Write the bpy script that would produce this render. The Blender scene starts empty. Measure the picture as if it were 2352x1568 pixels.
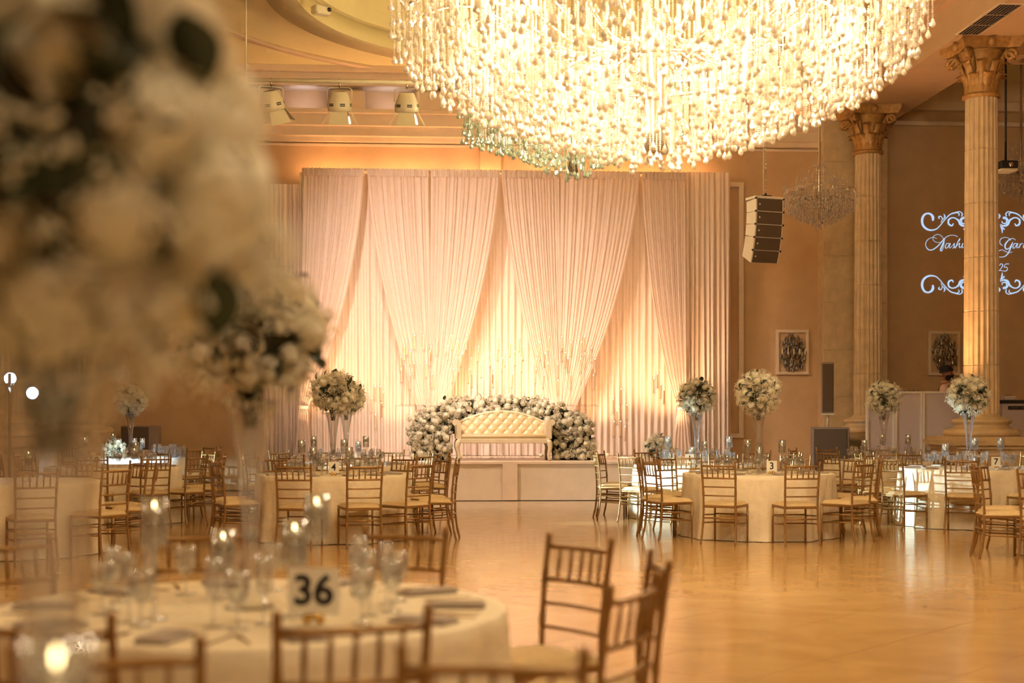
import bpy, math, random
import numpy as np
from mathutils import Vector, Matrix, Quaternion, Euler

PI = math.pi
R = math.radians
scene = bpy.context.scene
col = scene.collection
rng = random.Random(7)

# ------------------------------------------------------------------ camera
CAM_H = 1.445            # eye height (m)
YAW = R(3.8)             # the lens looks a little right of the hall's axis
FPX = 2352 * 50 / 36     # focal length in pixels of the 2352 x 1568 frame
HOR = 958                # horizon row
CS, SN = math.cos(YAW), math.sin(YAW)
cd = bpy.data.cameras.new('camera')
cd.sensor_width = 36
cd.lens = 50
cd.shift_y = (HOR - 784) / 2352
cd.clip_start = 0.05
cd.clip_end = 200
cd.dof.use_dof = True
cd.dof.focus_distance = 21
cd.dof.aperture_fstop = 1.6
cam = bpy.data.objects.new('camera', cd)
col.objects.link(cam)
cam.location = (0, 0, CAM_H)
cam.rotation_euler = (R(90), 0, -YAW)
scene.camera = cam

# ------------------------------------------------------------------ light set-up
vs = scene.view_settings
vs.view_transform = 'Standard'
vs.look = 'None'
vs.exposure = 0.2
vs.gamma = 1.0
vs.use_curve_mapping = False
cy = scene.cycles
cy.use_denoising = True
cy.max_bounces = 5
cy.diffuse_bounces = 3
cy.glossy_bounces = 2
cy.transmission_bounces = 3
cy.transparent_max_bounces = 9
cy.use_adaptive_sampling = True
cy.adaptive_threshold = 0.15
cy.adaptive_min_samples = 12
cy.caustics_reflective = False
cy.caustics_refractive = False
cy.sample_clamp_indirect = 4.0

world = bpy.data.worlds.new('world')
scene.world = world
world.use_nodes = True
wb = world.node_tree.nodes['Background']
wb.inputs[0].default_value = (1.0, 0.72, 0.45, 1)
wb.inputs[1].default_value = 0.02

WARM = (1.0, 0.76, 0.46)
AMBER = (1.0, 0.54, 0.26)
COOL = (0.60, 0.88, 1.0)

def P(px, d, z=0.0):
    """floor-plan point seen in image column px at depth d along the lens axis"""
    lat = (px - 1176) / FPX * d
    return Vector((lat * CS + d * SN, d * CS - lat * SN, z))

def Zat(py, d):
    return CAM_H - (py - HOR) / FPX * d

def PW(px, py, Y):
    """point of the plane y = Y seen at a pixel"""
    k = (px - 1176) / FPX
    t = Y / (CS - k * SN)
    return Vector((t * (k * CS + SN), Y, CAM_H - (py - HOR) / FPX * t))

def pxof(v):
    lat = v[0] * CS - v[1] * SN
    d = v[0] * SN + v[1] * CS
    return 1176 + FPX * lat / d, d

def point_light(name, loc, energy, color, radius=0.1):
    l = bpy.data.lights.new(name, 'POINT')
    l.energy = energy; l.color = color; l.shadow_soft_size = radius
    o = bpy.data.objects.new(name, l); col.objects.link(o); o.location = loc
    return o

def spot_light(name, loc, target, energy, color, angle=50, blend=0.6, radius=0.05):
    l = bpy.data.lights.new(name, 'SPOT')
    l.energy = energy; l.color = color; l.shadow_soft_size = radius
    l.spot_size = R(angle); l.spot_blend = blend
    o = bpy.data.objects.new(name, l); col.objects.link(o); o.location = loc
    dv = Vector(target) - Vector(loc)
    o.rotation_euler = dv.to_track_quat('-Z', 'Y').to_euler()
    return o

# hall dimensions
YB = 28.6                # back wall
XL, XR = -11.0, 15.0
YF = -9.0
ZC = 8.3                 # main ceiling
ZB = 7.5                 # soffit over the columns
BXR, BXL = 8.6, -5.6     # inner faces of the two side beams
BW = 1.1
CHX, CHY = P(1507, 12.5)[:2]      # near chandelier
C2X, C2Y = P(1315, 22.3)[:2]      # far chandelier

# lamps of the hall: the big chandeliers and unseen lamps out of view
CH_Z = 5.15
for k in range(5):
    a = k * 2 * PI / 5
    point_light('chandelier_lamp', (CHX + 1.25 * math.cos(a), CHY + 1.25 * math.sin(a), CH_Z), 170, WARM, 0.3)
point_light('chandelier_lamp', (CHX, CHY, CH_Z - 1.0), 60, WARM, 0.25)
for k in range(7):
    a = k * 2 * PI / 7 + .2
    point_light('chandelier_lamp', (CHX + 1.75 * math.cos(a), CHY + 1.75 * math.sin(a), 4.62), 42, WARM, 0.2)
for k in range(4):
    a = k * 2 * PI / 4 + .6
    point_light('chandelier_lamp', (CHX + .85 * math.cos(a), CHY + .85 * math.sin(a), 4.3), 34, WARM, 0.2)
for k in range(3):
    a = k * 2 * PI / 3 + .5
    point_light('chandelier_lamp', (C2X + .9 * math.cos(a), C2Y + .9 * math.sin(a), 6.3), 130, (1, .78, .46), 0.25)
for (x, y, e) in ((2.2, 2.0, 300), (2.2, -5.0, 340), (-8.3, 6, 200), (12, 10, 50), (4.5, 9.0, 420)):
    point_light('chandelier_lamp', (x, y, 6.3), e, (1.0, .84, .62), 0.5)  # unseen lamps without fixtures, ahead of and behind the camera
# amber up-lights along the draped stage wall
UPL = [(742, 27.0, 300), (1058, 27.0, 330), (1243, 27.0, 370), (1548, 27.0, 380), (905, 27.3, 110), (1395, 27.3, 150)]
for (px, Y, e) in UPL:
    p = PW(px, 1000, Y)
    spot_light('stage_uplight_lamp', (p.x, Y, 0.95), (p.x, Y + 1.0, 3.6), e, AMBER, 95, 0.9, 0.08)
# cool-white stage floods on the left
p = P(22, 19.6)
for dz, tgt, e, an in ((1.80, P(1530, 19.5, .7), 8000, 15), (2.0, P(2060, 19.8, .6), 9000, 13), (1.9, P(330, 24.0, .45), 2600, 20), (1.85, P(800, 21.5, .8), 1500, 26)):
    spot_light('flood_lamp', (p.x, p.y - .2, dz), tgt, e, COOL, an, 0.5, 0.04)
# front wash on the drapes from the barn-door spotlights
for px in (624, 780, 934):
    q = P(px, 22.0)
    spot_light('wash_lamp', (q.x, q.y + .25, 6.15), (q.x * .4 + 1.6, 27.8, 3.3) if px != 780 else (1.5, 25.3, 1.5), 1450, (1.0, .81, .70), 75, .9, .12)

# ------------------------------------------------------------------ mesh helpers
class MB:
    def __init__(s):
        s.v = []; s.f = []; s.m = Matrix()
    def _add(s, vs_, fs):
        b = len(s.v)
        for p_ in vs_:
            q = s.m @ Vector(p_)
            s.v.append((q.x, q.y, q.z))
        for f in fs:
            s.f.append([b + i for i in f])
        return s
    def box(s, x0, x1, y0, y1, z0, z1):
        return s._add([(x0,y0,z0),(x1,y0,z0),(x1,y1,z0),(x0,y1,z0),(x0,y0,z1),(x1,y0,z1),(x1,y1,z1),(x0,y1,z1)],
                      [(0,3,2,1),(4,5,6,7),(0,1,5,4),(1,2,6,5),(2,3,7,6),(3,0,4,7)])
    def bevel_box(s, x0, x1, y0, y1, z0, z1, b):
        rings = []
        for (z, i) in ((z0, b), (z0 + b, 0), (z1 - b, 0), (z1, b)):
            c = b if i == 0 else b * 1.4
            X0, X1, Y0, Y1 = x0 + i, x1 - i, y0 + i, y1 - i
            rings.append([(X0+c,Y0,z),(X1-c,Y0,z),(X1,Y0+c,z),(X1,Y1-c,z),(X1-c,Y1,z),(X0+c,Y1,z),(X0,Y1-c,z),(X0,Y0+c,z)])
        return s.loft(rings, True, True)
    def loft(s, rings, close=True, caps=False):
        n = len(rings[0]); vs_ = [p_ for r in rings for p_ in r]; fs = []
        for i in range(len(rings) - 1):
            for j in range(n if close else n - 1):
                k = (j + 1) % n
                fs.append((i*n+j, i*n+k, (i+1)*n+k, (i+1)*n+j))
        if caps:
            fs.append(tuple(range(n - 1, -1, -1)))
            fs.append(tuple((len(rings)-1)*n + j for j in range(n)))
        return s._add(vs_, fs)
    def lathe(s, prof, seg=16, caps=True, cx=0, cy_=0):
        rings = [[(cx + r*math.cos(2*PI*j/seg), cy_ + r*math.sin(2*PI*j/seg), z) for j in range(seg)] for r, z in prof]
        return s.loft(rings, True, caps)
    def tube(s, pts, rad, seg=8, caps=True):
        pts = [Vector(p_) for p_ in pts]
        rad = rad if isinstance(rad, (list, tuple)) else [rad] * len(pts)
        rings = []; up = None
        for i, p_ in enumerate(pts):
            t = (pts[min(i+1, len(pts)-1)] - pts[max(i-1, 0)]).normalized()
            if up is None:
                a = Vector((0,0,1)) if abs(t.z) < .9 else Vector((1,0,0))
                n = t.cross(a).normalized()
            else:
                n = (up - t * up.dot(t)).normalized()
            up = n; b = t.cross(n)
            rings.append([p_ + (n*math.cos(2*PI*j/seg) + b*math.sin(2*PI*j/seg)) * rad[i] for j in range(seg)])
        return s.loft(rings, True, caps)
    def sphere(s, c, r, seg=10, rings=6, sz=1.0):
        prof = [(max(1e-4, r*math.sin(PI*i/rings)), -r*sz*math.cos(PI*i/rings)) for i in range(rings + 1)]
        m0 = s.m.copy(); s.m = s.m @ Matrix.Translation(c); s.lathe(prof, seg, True); s.m = m0
        return s
    def octa(s, c, r, h=None):
        h = h or r; x, y, z = c
        return s._add([(x+r,y,z),(x,y+r,z),(x-r,y,z),(x,y-r,z),(x,y,z+h),(x,y,z-h)],
                      [(0,1,4),(1,2,4),(2,3,4),(3,0,4),(1,0,5),(2,1,5),(3,2,5),(0,3,5)])
    def grid(s, fn, nu, nv):
        vs_ = [fn(i/nu, j/nv) for j in range(nv+1) for i in range(nu+1)]
        fs = [(j*(nu+1)+i, j*(nu+1)+i+1, (j+1)*(nu+1)+i+1, (j+1)*(nu+1)+i) for j in range(nv) for i in range(nu)]
        return s._add(vs_, fs)
    def prism(s, poly, y0, y1):
        """polygon in x,z extruded along y"""
        n = len(poly)
        vs_ = [(x, y0, z) for x, z in poly] + [(x, y1, z) for x, z in poly]
        fs = [tuple(range(n)), tuple(range(2*n-1, n-1, -1))] + [(i, n+i, n+(i+1)%n, (i+1)%n) for i in range(n)]
        return s._add(vs_, fs)
    def mesh(s, name, mat, smooth=True):
        me = bpy.data.meshes.new(name)
        me.from_pydata(s.v, [], s.f)
        if smooth:
            me.polygons.foreach_set('use_smooth', [True] * len(me.polygons))
        me.materials.append(mat)
        me.update()
        return me
    def build(s, name, mat, parent=None, loc=(0,0,0), rot=None, smooth=True, **tags):
        return add(name, s.mesh(name, mat, smooth), parent, loc, rot, **tags)

def add(name, me, parent=None, loc=(0,0,0), rot=None, scale=None, label=None, cat=None, group=None, kind=None):
    o = bpy.data.objects.new(name, me)
    col.objects.link(o)
    o.location = loc
    if rot is not None:
        if isinstance(rot, Quaternion):
            o.rotation_mode = 'QUATERNION'; o.rotation_quaternion = rot
        elif isinstance(rot, (int, float)):
            o.rotation_euler = (0, 0, rot)
        else:
            o.rotation_euler = rot
    if scale is not None:
        o.scale = (scale,)*3 if isinstance(scale, (int, float)) else scale
    if parent is not None:
        o.parent = parent
    tag(o, label, cat, group, kind)
    return o

def tag(o, label=None, cat=None, group=None, kind=None):
    if label: o['label'] = label
    if cat: o['category'] = cat
    if group: o['group'] = group
    if kind: o['kind'] = kind
    return o

def thing(name, label, cat, loc=(0,0,0), rot=0, group=None):
    return add(name, None, None, loc, rot, None, label, cat, group)

def copy_tree(src, loc, rot, label, group=None):
    r = src.copy(); col.objects.link(r)
    r.location = loc; r.rotation_euler = (0, 0, rot)
    r['label'] = label
    if group: r['group'] = group
    for ch in KIDS[src.name]:
        c = ch.copy(); col.objects.link(c); c.parent = r
        for g in KIDS.get(ch.name, ()):
            gg = g.copy(); col.objects.link(gg); gg.parent = c
    return r
KIDS = {}
def register(root):
    """remember a prototype's parts so that copies are quick"""
    KIDS[root.name] = list(root.children)
    for c in root.children:
        if c.children: KIDS[c.name] = list(c.children)

ORD = ['leftmost', 'second from left', 'third from left', 'fourth from left', 'fifth from left', 'sixth from left',
       'seventh from left', 'eighth from left', 'ninth from left', 'tenth from left', 'eleventh from left', 'twelfth from left']
def ordinal(i, n):
    if n == 1: return 'only one'
    if i == n - 1 and n > 2: return 'rightmost'
    if i < len(ORD): return ORD[i]
    j = n - 1 - i
    w = ['rightmost', 'second', 'third', 'fourth', 'fifth', 'sixth', 'seventh', 'eighth', 'ninth', 'tenth', 'eleventh', 'twelfth',
         'thirteenth', 'fourteenth', 'fifteenth', 'sixteenth', 'seventeenth', 'eighteenth', 'nineteenth', 'twentieth']
    return (w[j] if j < len(w) else '%dth' % (j + 1)) + ' from right'

# ------------------------------------------------------------------ materials
def lin(c):
    return tuple(((x/255)/12.92 if x/255 <= .04045 else ((x/255+.055)/1.055)**2.4) for x in c) + (1,)

def mat(name, rgb, rough=.5, metal=0, var=.08, scale=8, bump=0, bscale=60, spec=.5, trans=0, emit=None, estr=0):
    m = bpy.data.materials.new(name); m.use_nodes = True
    nt = m.node_tree; b = nt.nodes['Principled BSDF']
    c = lin(rgb)
    b.inputs['Roughness'].default_value = rough
    b.inputs['Metallic'].default_value = metal
    b.inputs['Specular IOR Level'].default_value = spec
    tc = nt.nodes.new('ShaderNodeTexCoord')
    nz = nt.nodes.new('ShaderNodeTexNoise'); nz.inputs['Scale'].default_value = scale
    nz.inputs['Detail'].default_value = 4
    nt.links.new(tc.outputs['Object'], nz.inputs['Vector'])
    rp = nt.nodes.new('ShaderNodeValToRGB')
    rp.color_ramp.elements[0].position = .3; rp.color_ramp.elements[1].position = .7
    rp.color_ramp.elements[0].color = tuple(x*(1-var) for x in c[:3]) + (1,)
    rp.color_ramp.elements[1].color = tuple(min(1, x*(1+var)) for x in c[:3]) + (1,)
    nt.links.new(nz.outputs['Fac'], rp.inputs['Fac'])
    nt.links.new(rp.outputs['Color'], b.inputs['Base Color'])
    if bump:
        n2 = nt.nodes.new('ShaderNodeTexNoise'); n2.inputs['Scale'].default_value = bscale
        n2.inputs['Detail'].default_value = 3
        nt.links.new(tc.outputs['Object'], n2.inputs['Vector'])
        bp = nt.nodes.new('ShaderNodeBump'); bp.inputs['Strength'].default_value = bump
        bp.inputs['Distance'].default_value = .01
        nt.links.new(n2.outputs['Fac'], bp.inputs['Height'])
        nt.links.new(bp.outputs['Normal'], b.inputs['Normal'])
    if emit:
        b.inputs['Emission Color'].default_value = lin(emit)
        b.inputs['Emission Strength'].default_value = estr
    if trans:
        tr = nt.nodes.new('ShaderNodeBsdfTranslucent')
        nt.links.new(rp.outputs['Color'], tr.inputs['Color'])
        mx = nt.nodes.new('ShaderNodeMixShader'); mx.inputs[0].default_value = trans
        nt.links.new(b.outputs[0], mx.inputs[1]); nt.links.new(tr.outputs[0], mx.inputs[2])
        nt.links.new(mx.outputs[0], nt.nodes['Material Output'].inputs['Surface'])
    return m

def glass(name, tint=(1, 1, 1), refl=.10, rough=.02, edge=1.45, body=0.0):
    """thin blown glass: see-through, mirrored at grazing angles"""
    m = bpy.data.materials.new(name); m.use_nodes = True
    nt = m.node_tree; nt.nodes.remove(nt.nodes['Principled BSDF'])
    t = nt.nodes.new('ShaderNodeBsdfTransparent'); t.inputs[0].default_value = tuple(tint) + (1,)
    g = nt.nodes.new('ShaderNodeBsdfGlossy'); g.inputs['Roughness'].default_value = rough
    fr = nt.nodes.new('ShaderNodeLayerWeight'); fr.inputs[0].default_value = .5
    pw = nt.nodes.new('ShaderNodeMath'); pw.operation = 'POWER'; pw.inputs[1].default_value = 2.2
    nt.links.new(fr.outputs['Facing'], pw.inputs[0])
    ml_ = nt.nodes.new('ShaderNodeMath'); ml_.operation = 'MULTIPLY'; ml_.inputs[1].default_value = .85
    nt.links.new(pw.outputs[0], ml_.inputs[0])
    ad = nt.nodes.new('ShaderNodeMath'); ad.operation = 'ADD'; ad.inputs[1].default_value = refl; ad.use_clamp = True
    nt.links.new(ml_.outputs[0], ad.inputs[0])
    mx = nt.nodes.new('ShaderNodeMixShader')
    nt.links.new(ad.outputs[0], mx.inputs[0]); nt.links.new(t.outputs[0], mx.inputs[1]); nt.links.new(g.outputs[0], mx.inputs[2])
    out = mx
    if body:
        d = nt.nodes.new('ShaderNodeBsdfTranslucent'); d.inputs[0].default_value = (.9, .9, .9, 1)
        m2 = nt.nodes.new('ShaderNodeMixShader'); m2.inputs[0].default_value = body
        nt.links.new(mx.outputs[0], m2.inputs[1]); nt.links.new(d.outputs[0], m2.inputs[2]); out = m2
    nt.links.new(out.outputs[0], nt.nodes['Material Output'].inputs['Surface'])
    return m

def crystal(name, color, wt=.45, wg=.25):
    m = bpy.data.materials.new(name); m.use_nodes = True
    nt = m.node_tree; nt.nodes.remove(nt.nodes['Principled BSDF'])
    g = nt.nodes.new('ShaderNodeBsdfGlossy'); g.inputs['Roughness'].default_value = .12
    d = nt.nodes.new('ShaderNodeBsdfTranslucent'); d.inputs[0].default_value = tuple(color) + (1,)
    f = nt.nodes.new('ShaderNodeBsdfDiffuse'); f.inputs[0].default_value = tuple(color) + (1,)
    m0 = nt.nodes.new('ShaderNodeMixShader'); m0.inputs[0].default_value = .5
    nt.links.new(d.outputs[0], m0.inputs[1]); nt.links.new(f.outputs[0], m0.inputs[2])
    m0.inputs[0].default_value = wt
    m1 = m0
    m2 = nt.nodes.new('ShaderNodeMixShader'); m2.inputs[0].default_value = wg
    nt.links.new(m1.outputs[0], m2.inputs[1]); nt.links.new(g.outputs[0], m2.inputs[2])
    nt.links.new(m2.outputs[0], nt.nodes['Material Output'].inputs['Surface'])
    return m

def glow(name, rgb, strength):
    m = bpy.data.materials.new(name); m.use_nodes = True
    nt = m.node_tree; nt.nodes.remove(nt.nodes['Principled BSDF'])
    e = nt.nodes.new('ShaderNodeEmission'); e.inputs[0].default_value = lin(rgb); e.inputs[1].default_value = strength
    nt.links.new(e.outputs[0], nt.nodes['Material Output'].inputs['Surface'])
    return m

M = {}
M['wall'] = mat('wall_paper', (196, 160, 118), .75, var=.05, scale=3, bump=.15, bscale=180)
M['ceiling'] = mat('ceiling_paint', (218, 202, 148), .8, var=.03, scale=2)
M['trim'] = mat('plaster_trim', (222, 198, 166), .6, var=.04, scale=5)
M['soffit'] = mat('soffit_paint', (205, 168, 128), .7, var=.04, scale=3)
M['marble'] = mat('column_marble', (206, 178, 136), .35, var=.12, scale=6, bump=.05)
M['gilt'] = mat('gilt_plaster', (176, 132, 74), .45, .35, var=.25, scale=14, bump=.3, bscale=50)
M['drape'] = mat('sheer_drape', (244, 228, 214), .8, var=.02, scale=10, trans=.48, spec=.15)
M['drape_back'] = mat('back_drape', (236, 216, 198), .8, var=.02, scale=10, trans=.25, spec=.15)
M['skirt'] = mat('stage_skirt', (214, 196, 172), .75, var=.05, scale=4, bump=.35, bscale=7)
M['stage'] = mat('stage_deck', (222, 200, 176), .35, var=.06, scale=5)
M['cloth'] = mat('crinkle_cloth', (232, 216, 186), .65, var=.05, scale=12, bump=.6, bscale=22, spec=.35)
M['whitecloth'] = mat('white_cloth', (236, 236, 236), .65, var=.04, scale=12, bump=.5, bscale=22, spec=.35)
M['gold'] = mat('gold_chair_resin', (150, 112, 62), .34, .45, var=.12, scale=20, spec=.6)
M['cushion'] = mat('cushion_fabric', (206, 178, 132), .85, var=.07, scale=30, bump=.2, bscale=150)
M['rose'] = mat('rose_petal', (252, 242, 220), .6, var=.05, scale=10, trans=.25)
M['hydr'] = mat('hydrangea_petal', (246, 238, 212), .6, var=.08, scale=14, trans=.25)
M['breath'] = mat('tiny_blossom', (244, 236, 214), .7, var=.06, scale=10, trans=.2)
M['leaf'] = mat('leaf_green', (46, 58, 32), .45, var=.3, scale=12)
M['foam'] = mat('moss_core', (52, 52, 30), .9, var=.3, scale=20)
M['glass'] = glass('blown_glass', (1, 1, 1), .12, .03, 1.45, .09)
M['vaseglass'] = glass('vase_glass', (.97, .97, .97), .08, .04, 1.5, .10)
M['tubeglass'] = glass('tube_glass', (1, 1, 1), .02, .02, 1.45, .03)
M['water'] = glass('water', (.95, .96, .96), .03, .01, 1.33)
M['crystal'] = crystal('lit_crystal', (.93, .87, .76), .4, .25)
M['crystal_g'] = crystal('clear_crystal', (.74, .86, .72), .4, .25)  # green of the ceiling wash is put into the crystal colour
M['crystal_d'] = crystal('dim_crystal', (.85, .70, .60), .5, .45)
M['crystal_s'] = crystal('smoky_crystal', (.25, .19, .16), .5, .4)  # clear glass, with the darkness it reflects put into its colour
M['wax'] = mat('candle_wax', (252, 244, 224), .5, var=.02, trans=.5)
M['flame'] = glow('flame', (255, 220, 155), 16)
M['tip'] = glow('led_flame', (255, 226, 170), 6)
M['bulb'] = glow('lamp_bulb', (255, 222, 170), 30)
M['coolbulb'] = glow('cool_lens', (190, 222, 255), 40)
M['amberlens'] = glow('amber_lens', (255, 176, 90), 20)
M['chrome'] = mat('chrome', (190, 180, 165), .2, .9, var=.03)
M['whitemetal'] = mat('cream_metal', (226, 216, 180), .45, .1, var=.04)
M['dark'] = mat('dark_plastic', (26, 20, 18), .5, var=.1)
M['grille'] = mat('speaker_grille', (92, 74, 58), .7, .2, var=.2, scale=300, bump=.3, bscale=400)
M['speakerwhite'] = mat('speaker_shell', (220, 206, 186), .5, var=.03)
M['greybox'] = mat('grey_panel', (140, 118, 104), .65, var=.06)
M['scrim'] = mat('booth_scrim', (208, 188, 180), .75, var=.03, scale=4, trans=.15)
M['sofa'] = mat('ivory_leather', (202, 178, 136), .4, var=.04, scale=12)
M['sofaframe'] = mat('cream_lacquer', (214, 196, 162), .35, var=.04)
M['acrylic'] = glass('acrylic', (1, 1, 1), .1, .03, 1.45, .05)
M['taper'] = mat('taper_wax', (214, 170, 120), .5, var=.05)
M['card'] = mat('card_paper', (238, 230, 212), .7, var=.02)
M['ink'] = mat('black_ink', (24, 22, 24), .6, var=.05)
M['napkin'] = mat('napkin_linen', (172, 156, 142), .8, var=.06, bump=.2, bscale=120)
M['plate'] = mat('glazed_plate', (236, 226, 206), .2, var=.02)
M['cutlery'] = mat('gold_cutlery', (186, 158, 112), .25, .9, var=.05)
M['brass'] = mat('brass', (206, 164, 84), .25, .9, var=.05)
M['skin'] = mat('skin', (150, 98, 70), .55, var=.06)
M['shirt'] = mat('pink_shirt', (212, 176, 164), .8, var=.05, bump=.2, bscale=80)
M['turban'] = mat('black_turban', (20, 15, 16), .8, var=.2, bump=.4, bscale=40)
M['beard'] = mat('beard_hair', (24, 17, 14), .9, var=.2, bump=.4, bscale=120)
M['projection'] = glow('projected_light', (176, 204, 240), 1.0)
M['joint'] = mat('floor_joint', (120, 92, 58), .6, var=.05)
M['trousers'] = mat('dark_trousers', (30, 28, 32), .8, var=.1)

def floor_mat(name, c1, c2, rough):
    m = bpy.data.materials.new(name); m.use_nodes = True
    nt = m.node_tree; b = nt.nodes['Principled BSDF']
    tc = nt.nodes.new('ShaderNodeNewGeometry')
    n1 = nt.nodes.new('ShaderNodeTexNoise'); n1.inputs['Scale'].default_value = 1.1; n1.inputs['Detail'].default_value = 7
    n1.inputs['Distortion'].default_value = 1.6
    nt.links.new(tc.outputs['Position'], n1.inputs['Vector'])
    rp = nt.nodes.new('ShaderNodeValToRGB')
    rp.color_ramp.elements[0].position = .32; rp.color_ramp.elements[1].position = .68
    rp.color_ramp.elements[0].color = lin(c1); rp.color_ramp.elements[1].color = lin(c2)
    nt.links.new(n1.outputs['Fac'], rp.inputs['Fac'])
    nt.links.new(rp.outputs['Color'], b.inputs['Base Color'])
    n2 = nt.nodes.new('ShaderNodeTexNoise'); n2.inputs['Scale'].default_value = 5; n2.inputs['Detail'].default_value = 5
    nt.links.new(tc.outputs['Position'], n2.inputs['Vector'])
    mr = nt.nodes.new('ShaderNodeMapRange'); mr.inputs['To Min'].default_value = rough; mr.inputs['To Max'].default_value = rough + .12
    nt.links.new(n2.outputs['Fac'], mr.inputs['Value']); nt.links.new(mr.outputs[0], b.inputs['Roughness'])
    b.inputs['Specular IOR Level'].default_value = .55
    return m
M['floor'] = floor_mat('polished_marble', (186, 144, 88), (202, 162, 104), .09)
M['floor2'] = floor_mat('border_marble', (178, 152, 124), (190, 164, 136), .09)

# ------------------------------------------------------------------ room shell
def struct(name, mb, m, smooth=False, parent=None):
    return mb.build(name, m, parent, smooth=smooth, kind='structure')

YD = 21.0        # where the honey-coloured dance floor meets the border paving
fl = struct('floor', MB().box(XL, XR, YF, YB, -.2, -.006), M['joint'])
# diagonal marble tiles
TS = .82
h = TS / math.sqrt(2)
g = .0016
tile_me = MB().prism([(-h+g*1.4, 0), (0, -h+g*1.4), (h-g*1.4, 0), (0, h-g*1.4)], 0, 1)
def tile_mesh(m):
    q = MB()
    e = h - g * 1.4
    q._add([(-e,0,0),(0,-e,0),(e,0,0),(0,e,0),(-e,0,-.006),(0,-e,-.006),(e,0,-.006),(0,e,-.006)],
           [(0,1,2,3),(0,4,5,1),(1,5,6,2),(2,6,7,3),(3,7,4,0)])
    return q
me1 = tile_mesh(0).mesh('tile', M['floor'], False)
cells = []
ny = int((YD - YF) / h) + 1
for j in range(ny):
    for i in range(int((XR - XL) / (2*h)) + 1):
        x = XL + h + i * 2 * h + (h if j % 2 else 0); y = YD - h - j * h
        if y - h < YF or x + h > XR: continue
        cells.append((x, y))
def vis(c):
    if c[1] < 3.2: return 1e9
    px_, d_ = pxof((c[0], c[1]))
    py_ = HOR + CAM_H * FPX / d_
    if px_ < 150 or px_ > 2450 or py_ > 1640: return 1e8 + d_
    return d_
cells.sort(key=vis)
for c in cells[:300]:
    add('tile', me1, fl, (c[0], c[1], 0))
rest = MB()
for c in cells[300:]:
    rest.m = Matrix.Translation((c[0], c[1], 0))
    e = h - g * 1.4
    rest._add([(-e,0,0),(0,-e,0),(e,0,0),(0,e,0)], [(0,1,2,3)])
rest.build('tile_field', M['floor'], fl, smooth=False, kind='stuff')
# half tiles along the straight edge + the paler border paving before the stage
bd = MB()
x = XL + 2*h
while x + h < XR:
    bd._add([(x-h+g, YD, 0), (x, YD-h+g, 0), (x+h-g, YD, 0)], [(0,1,2)]); x += 2*h
bd.build('edge_tile', M['floor'], fl, smooth=False, kind='stuff')
pv = MB().box(-.699, .699, -.699, .699, -.006, 0).mesh('paving_slab', M['floor2'], False)
yy = YD + .7
while yy < YB:
    xx = XL + .7
    while xx < XR:
        add('paving_slab', pv, fl, (xx, yy, 0)); xx += 1.4
    yy += 1.4

struct('wall_back', MB().box(XL, XR, YB, YB + .3, 0, 9.2), M['wall'])
struct('wall_left', MB().box(XL - .3, XL, YF, YB, 0, 9.2), M['wall'])
struct('wall_right', MB().box(XR, XR + .3, YF, YB, 0, 9.2), M['wall'])
struct('wall_front', MB().box(XL, XR, YF - .3, YF, 0, 9.2), M['wall'])
# ceiling with a round recess over the far chandelier
RC = 4.2
cm = MB(); N = 96
inner = [(C2X + RC*math.cos(2*PI*i/N), C2Y + RC*math.sin(2*PI*i/N)) for i in range(N)]
outer = []
for i in range(N):
    a = 2*PI*i/N; dx, dy = math.cos(a), math.sin(a)
    t = min(((XR+.3-C2X)/dx if dx > 0 else (XL-.3-C2X)/dx) if abs(dx) > 1e-6 else 1e9,
            ((YB+.3-C2Y)/dy if dy > 0 else (YF-.3-C2Y)/dy) if abs(dy) > 1e-6 else 1e9)
    outer.append((C2X + dx*t, C2Y + dy*t))
cm.loft([[(x, y, ZC) for x, y in outer], [(x, y, ZC) for x, y in inner], [(x, y, 9.0) for x, y in inner]], True, False)
cm._add([(x, y, 9.0) for x, y in inner], [tuple(range(N))])
cm.box(XL, XR, YF, YB, 9.2, 9.4)
struct('ceiling', cm, M['ceiling'])
# ring soffit and outer moulding
def ring(mb, r0, r1, z0, z1, n=96):
    pr = [(r0, z0), (r1, z0), (r1, z1), (r0, z1), (r0, z0)]
    mb.lathe(pr, n, False, C2X, C2Y); return mb
struct('trim_1', ring(MB(), RC + .12, RC + .62, ZC - .30, ZC), M['ceiling'], True)
struct('trim_2', ring(MB(), 6.55, 6.72, ZC - .05, ZC), M['trim'], True)
# side beams over the colonnades, with mouldings
for nm, x0, sgn in (('trim_3', BXR, 1), ('trim_4', BXL, -1)):
    a, b = sorted((x0, x0 + sgn * BW))
    mb = MB().box(a, b, YF, YB, ZB, ZC)
    e0, e1 = sorted((x0, x0 - sgn * .10)); mb.box(e0, e1, YF, YB, ZC - .16, ZC)
    e0, e1 = sorted((x0, x0 - sgn * .18)); mb.box(e0, e1, YF, YB, ZC - .07, ZC)
    e0, e1 = sorted((x0, x0 - sgn * .04)); mb.box(e0, e1, YF, YB, ZB, ZB + .09)
    far = x0 + sgn * BW
    e0, e1 = sorted((far, far + sgn * .12)); mb.box(e0, e1, YF, YB, ZC - .3, ZC)
    struct(nm, mb, M['soffit'])
# coffered cross beams in the aisles
cb = MB()
for y in (6, 12, 18, 24.6):
    cb.box(BXR + BW + .12, XR, y, y + .7, ZC - .42, ZC); cb.box(BXR + BW + .12, XR, y - .12, y + .82, ZC - .14, ZC)
    cb.box(XL, BXL - BW - .12, y, y + .7, ZC - .42, ZC); cb.box(XL, BXL - BW - .12, y - .12, y + .82, ZC - .14, ZC)
struct('trim_5', cb, M['soffit'])
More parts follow.
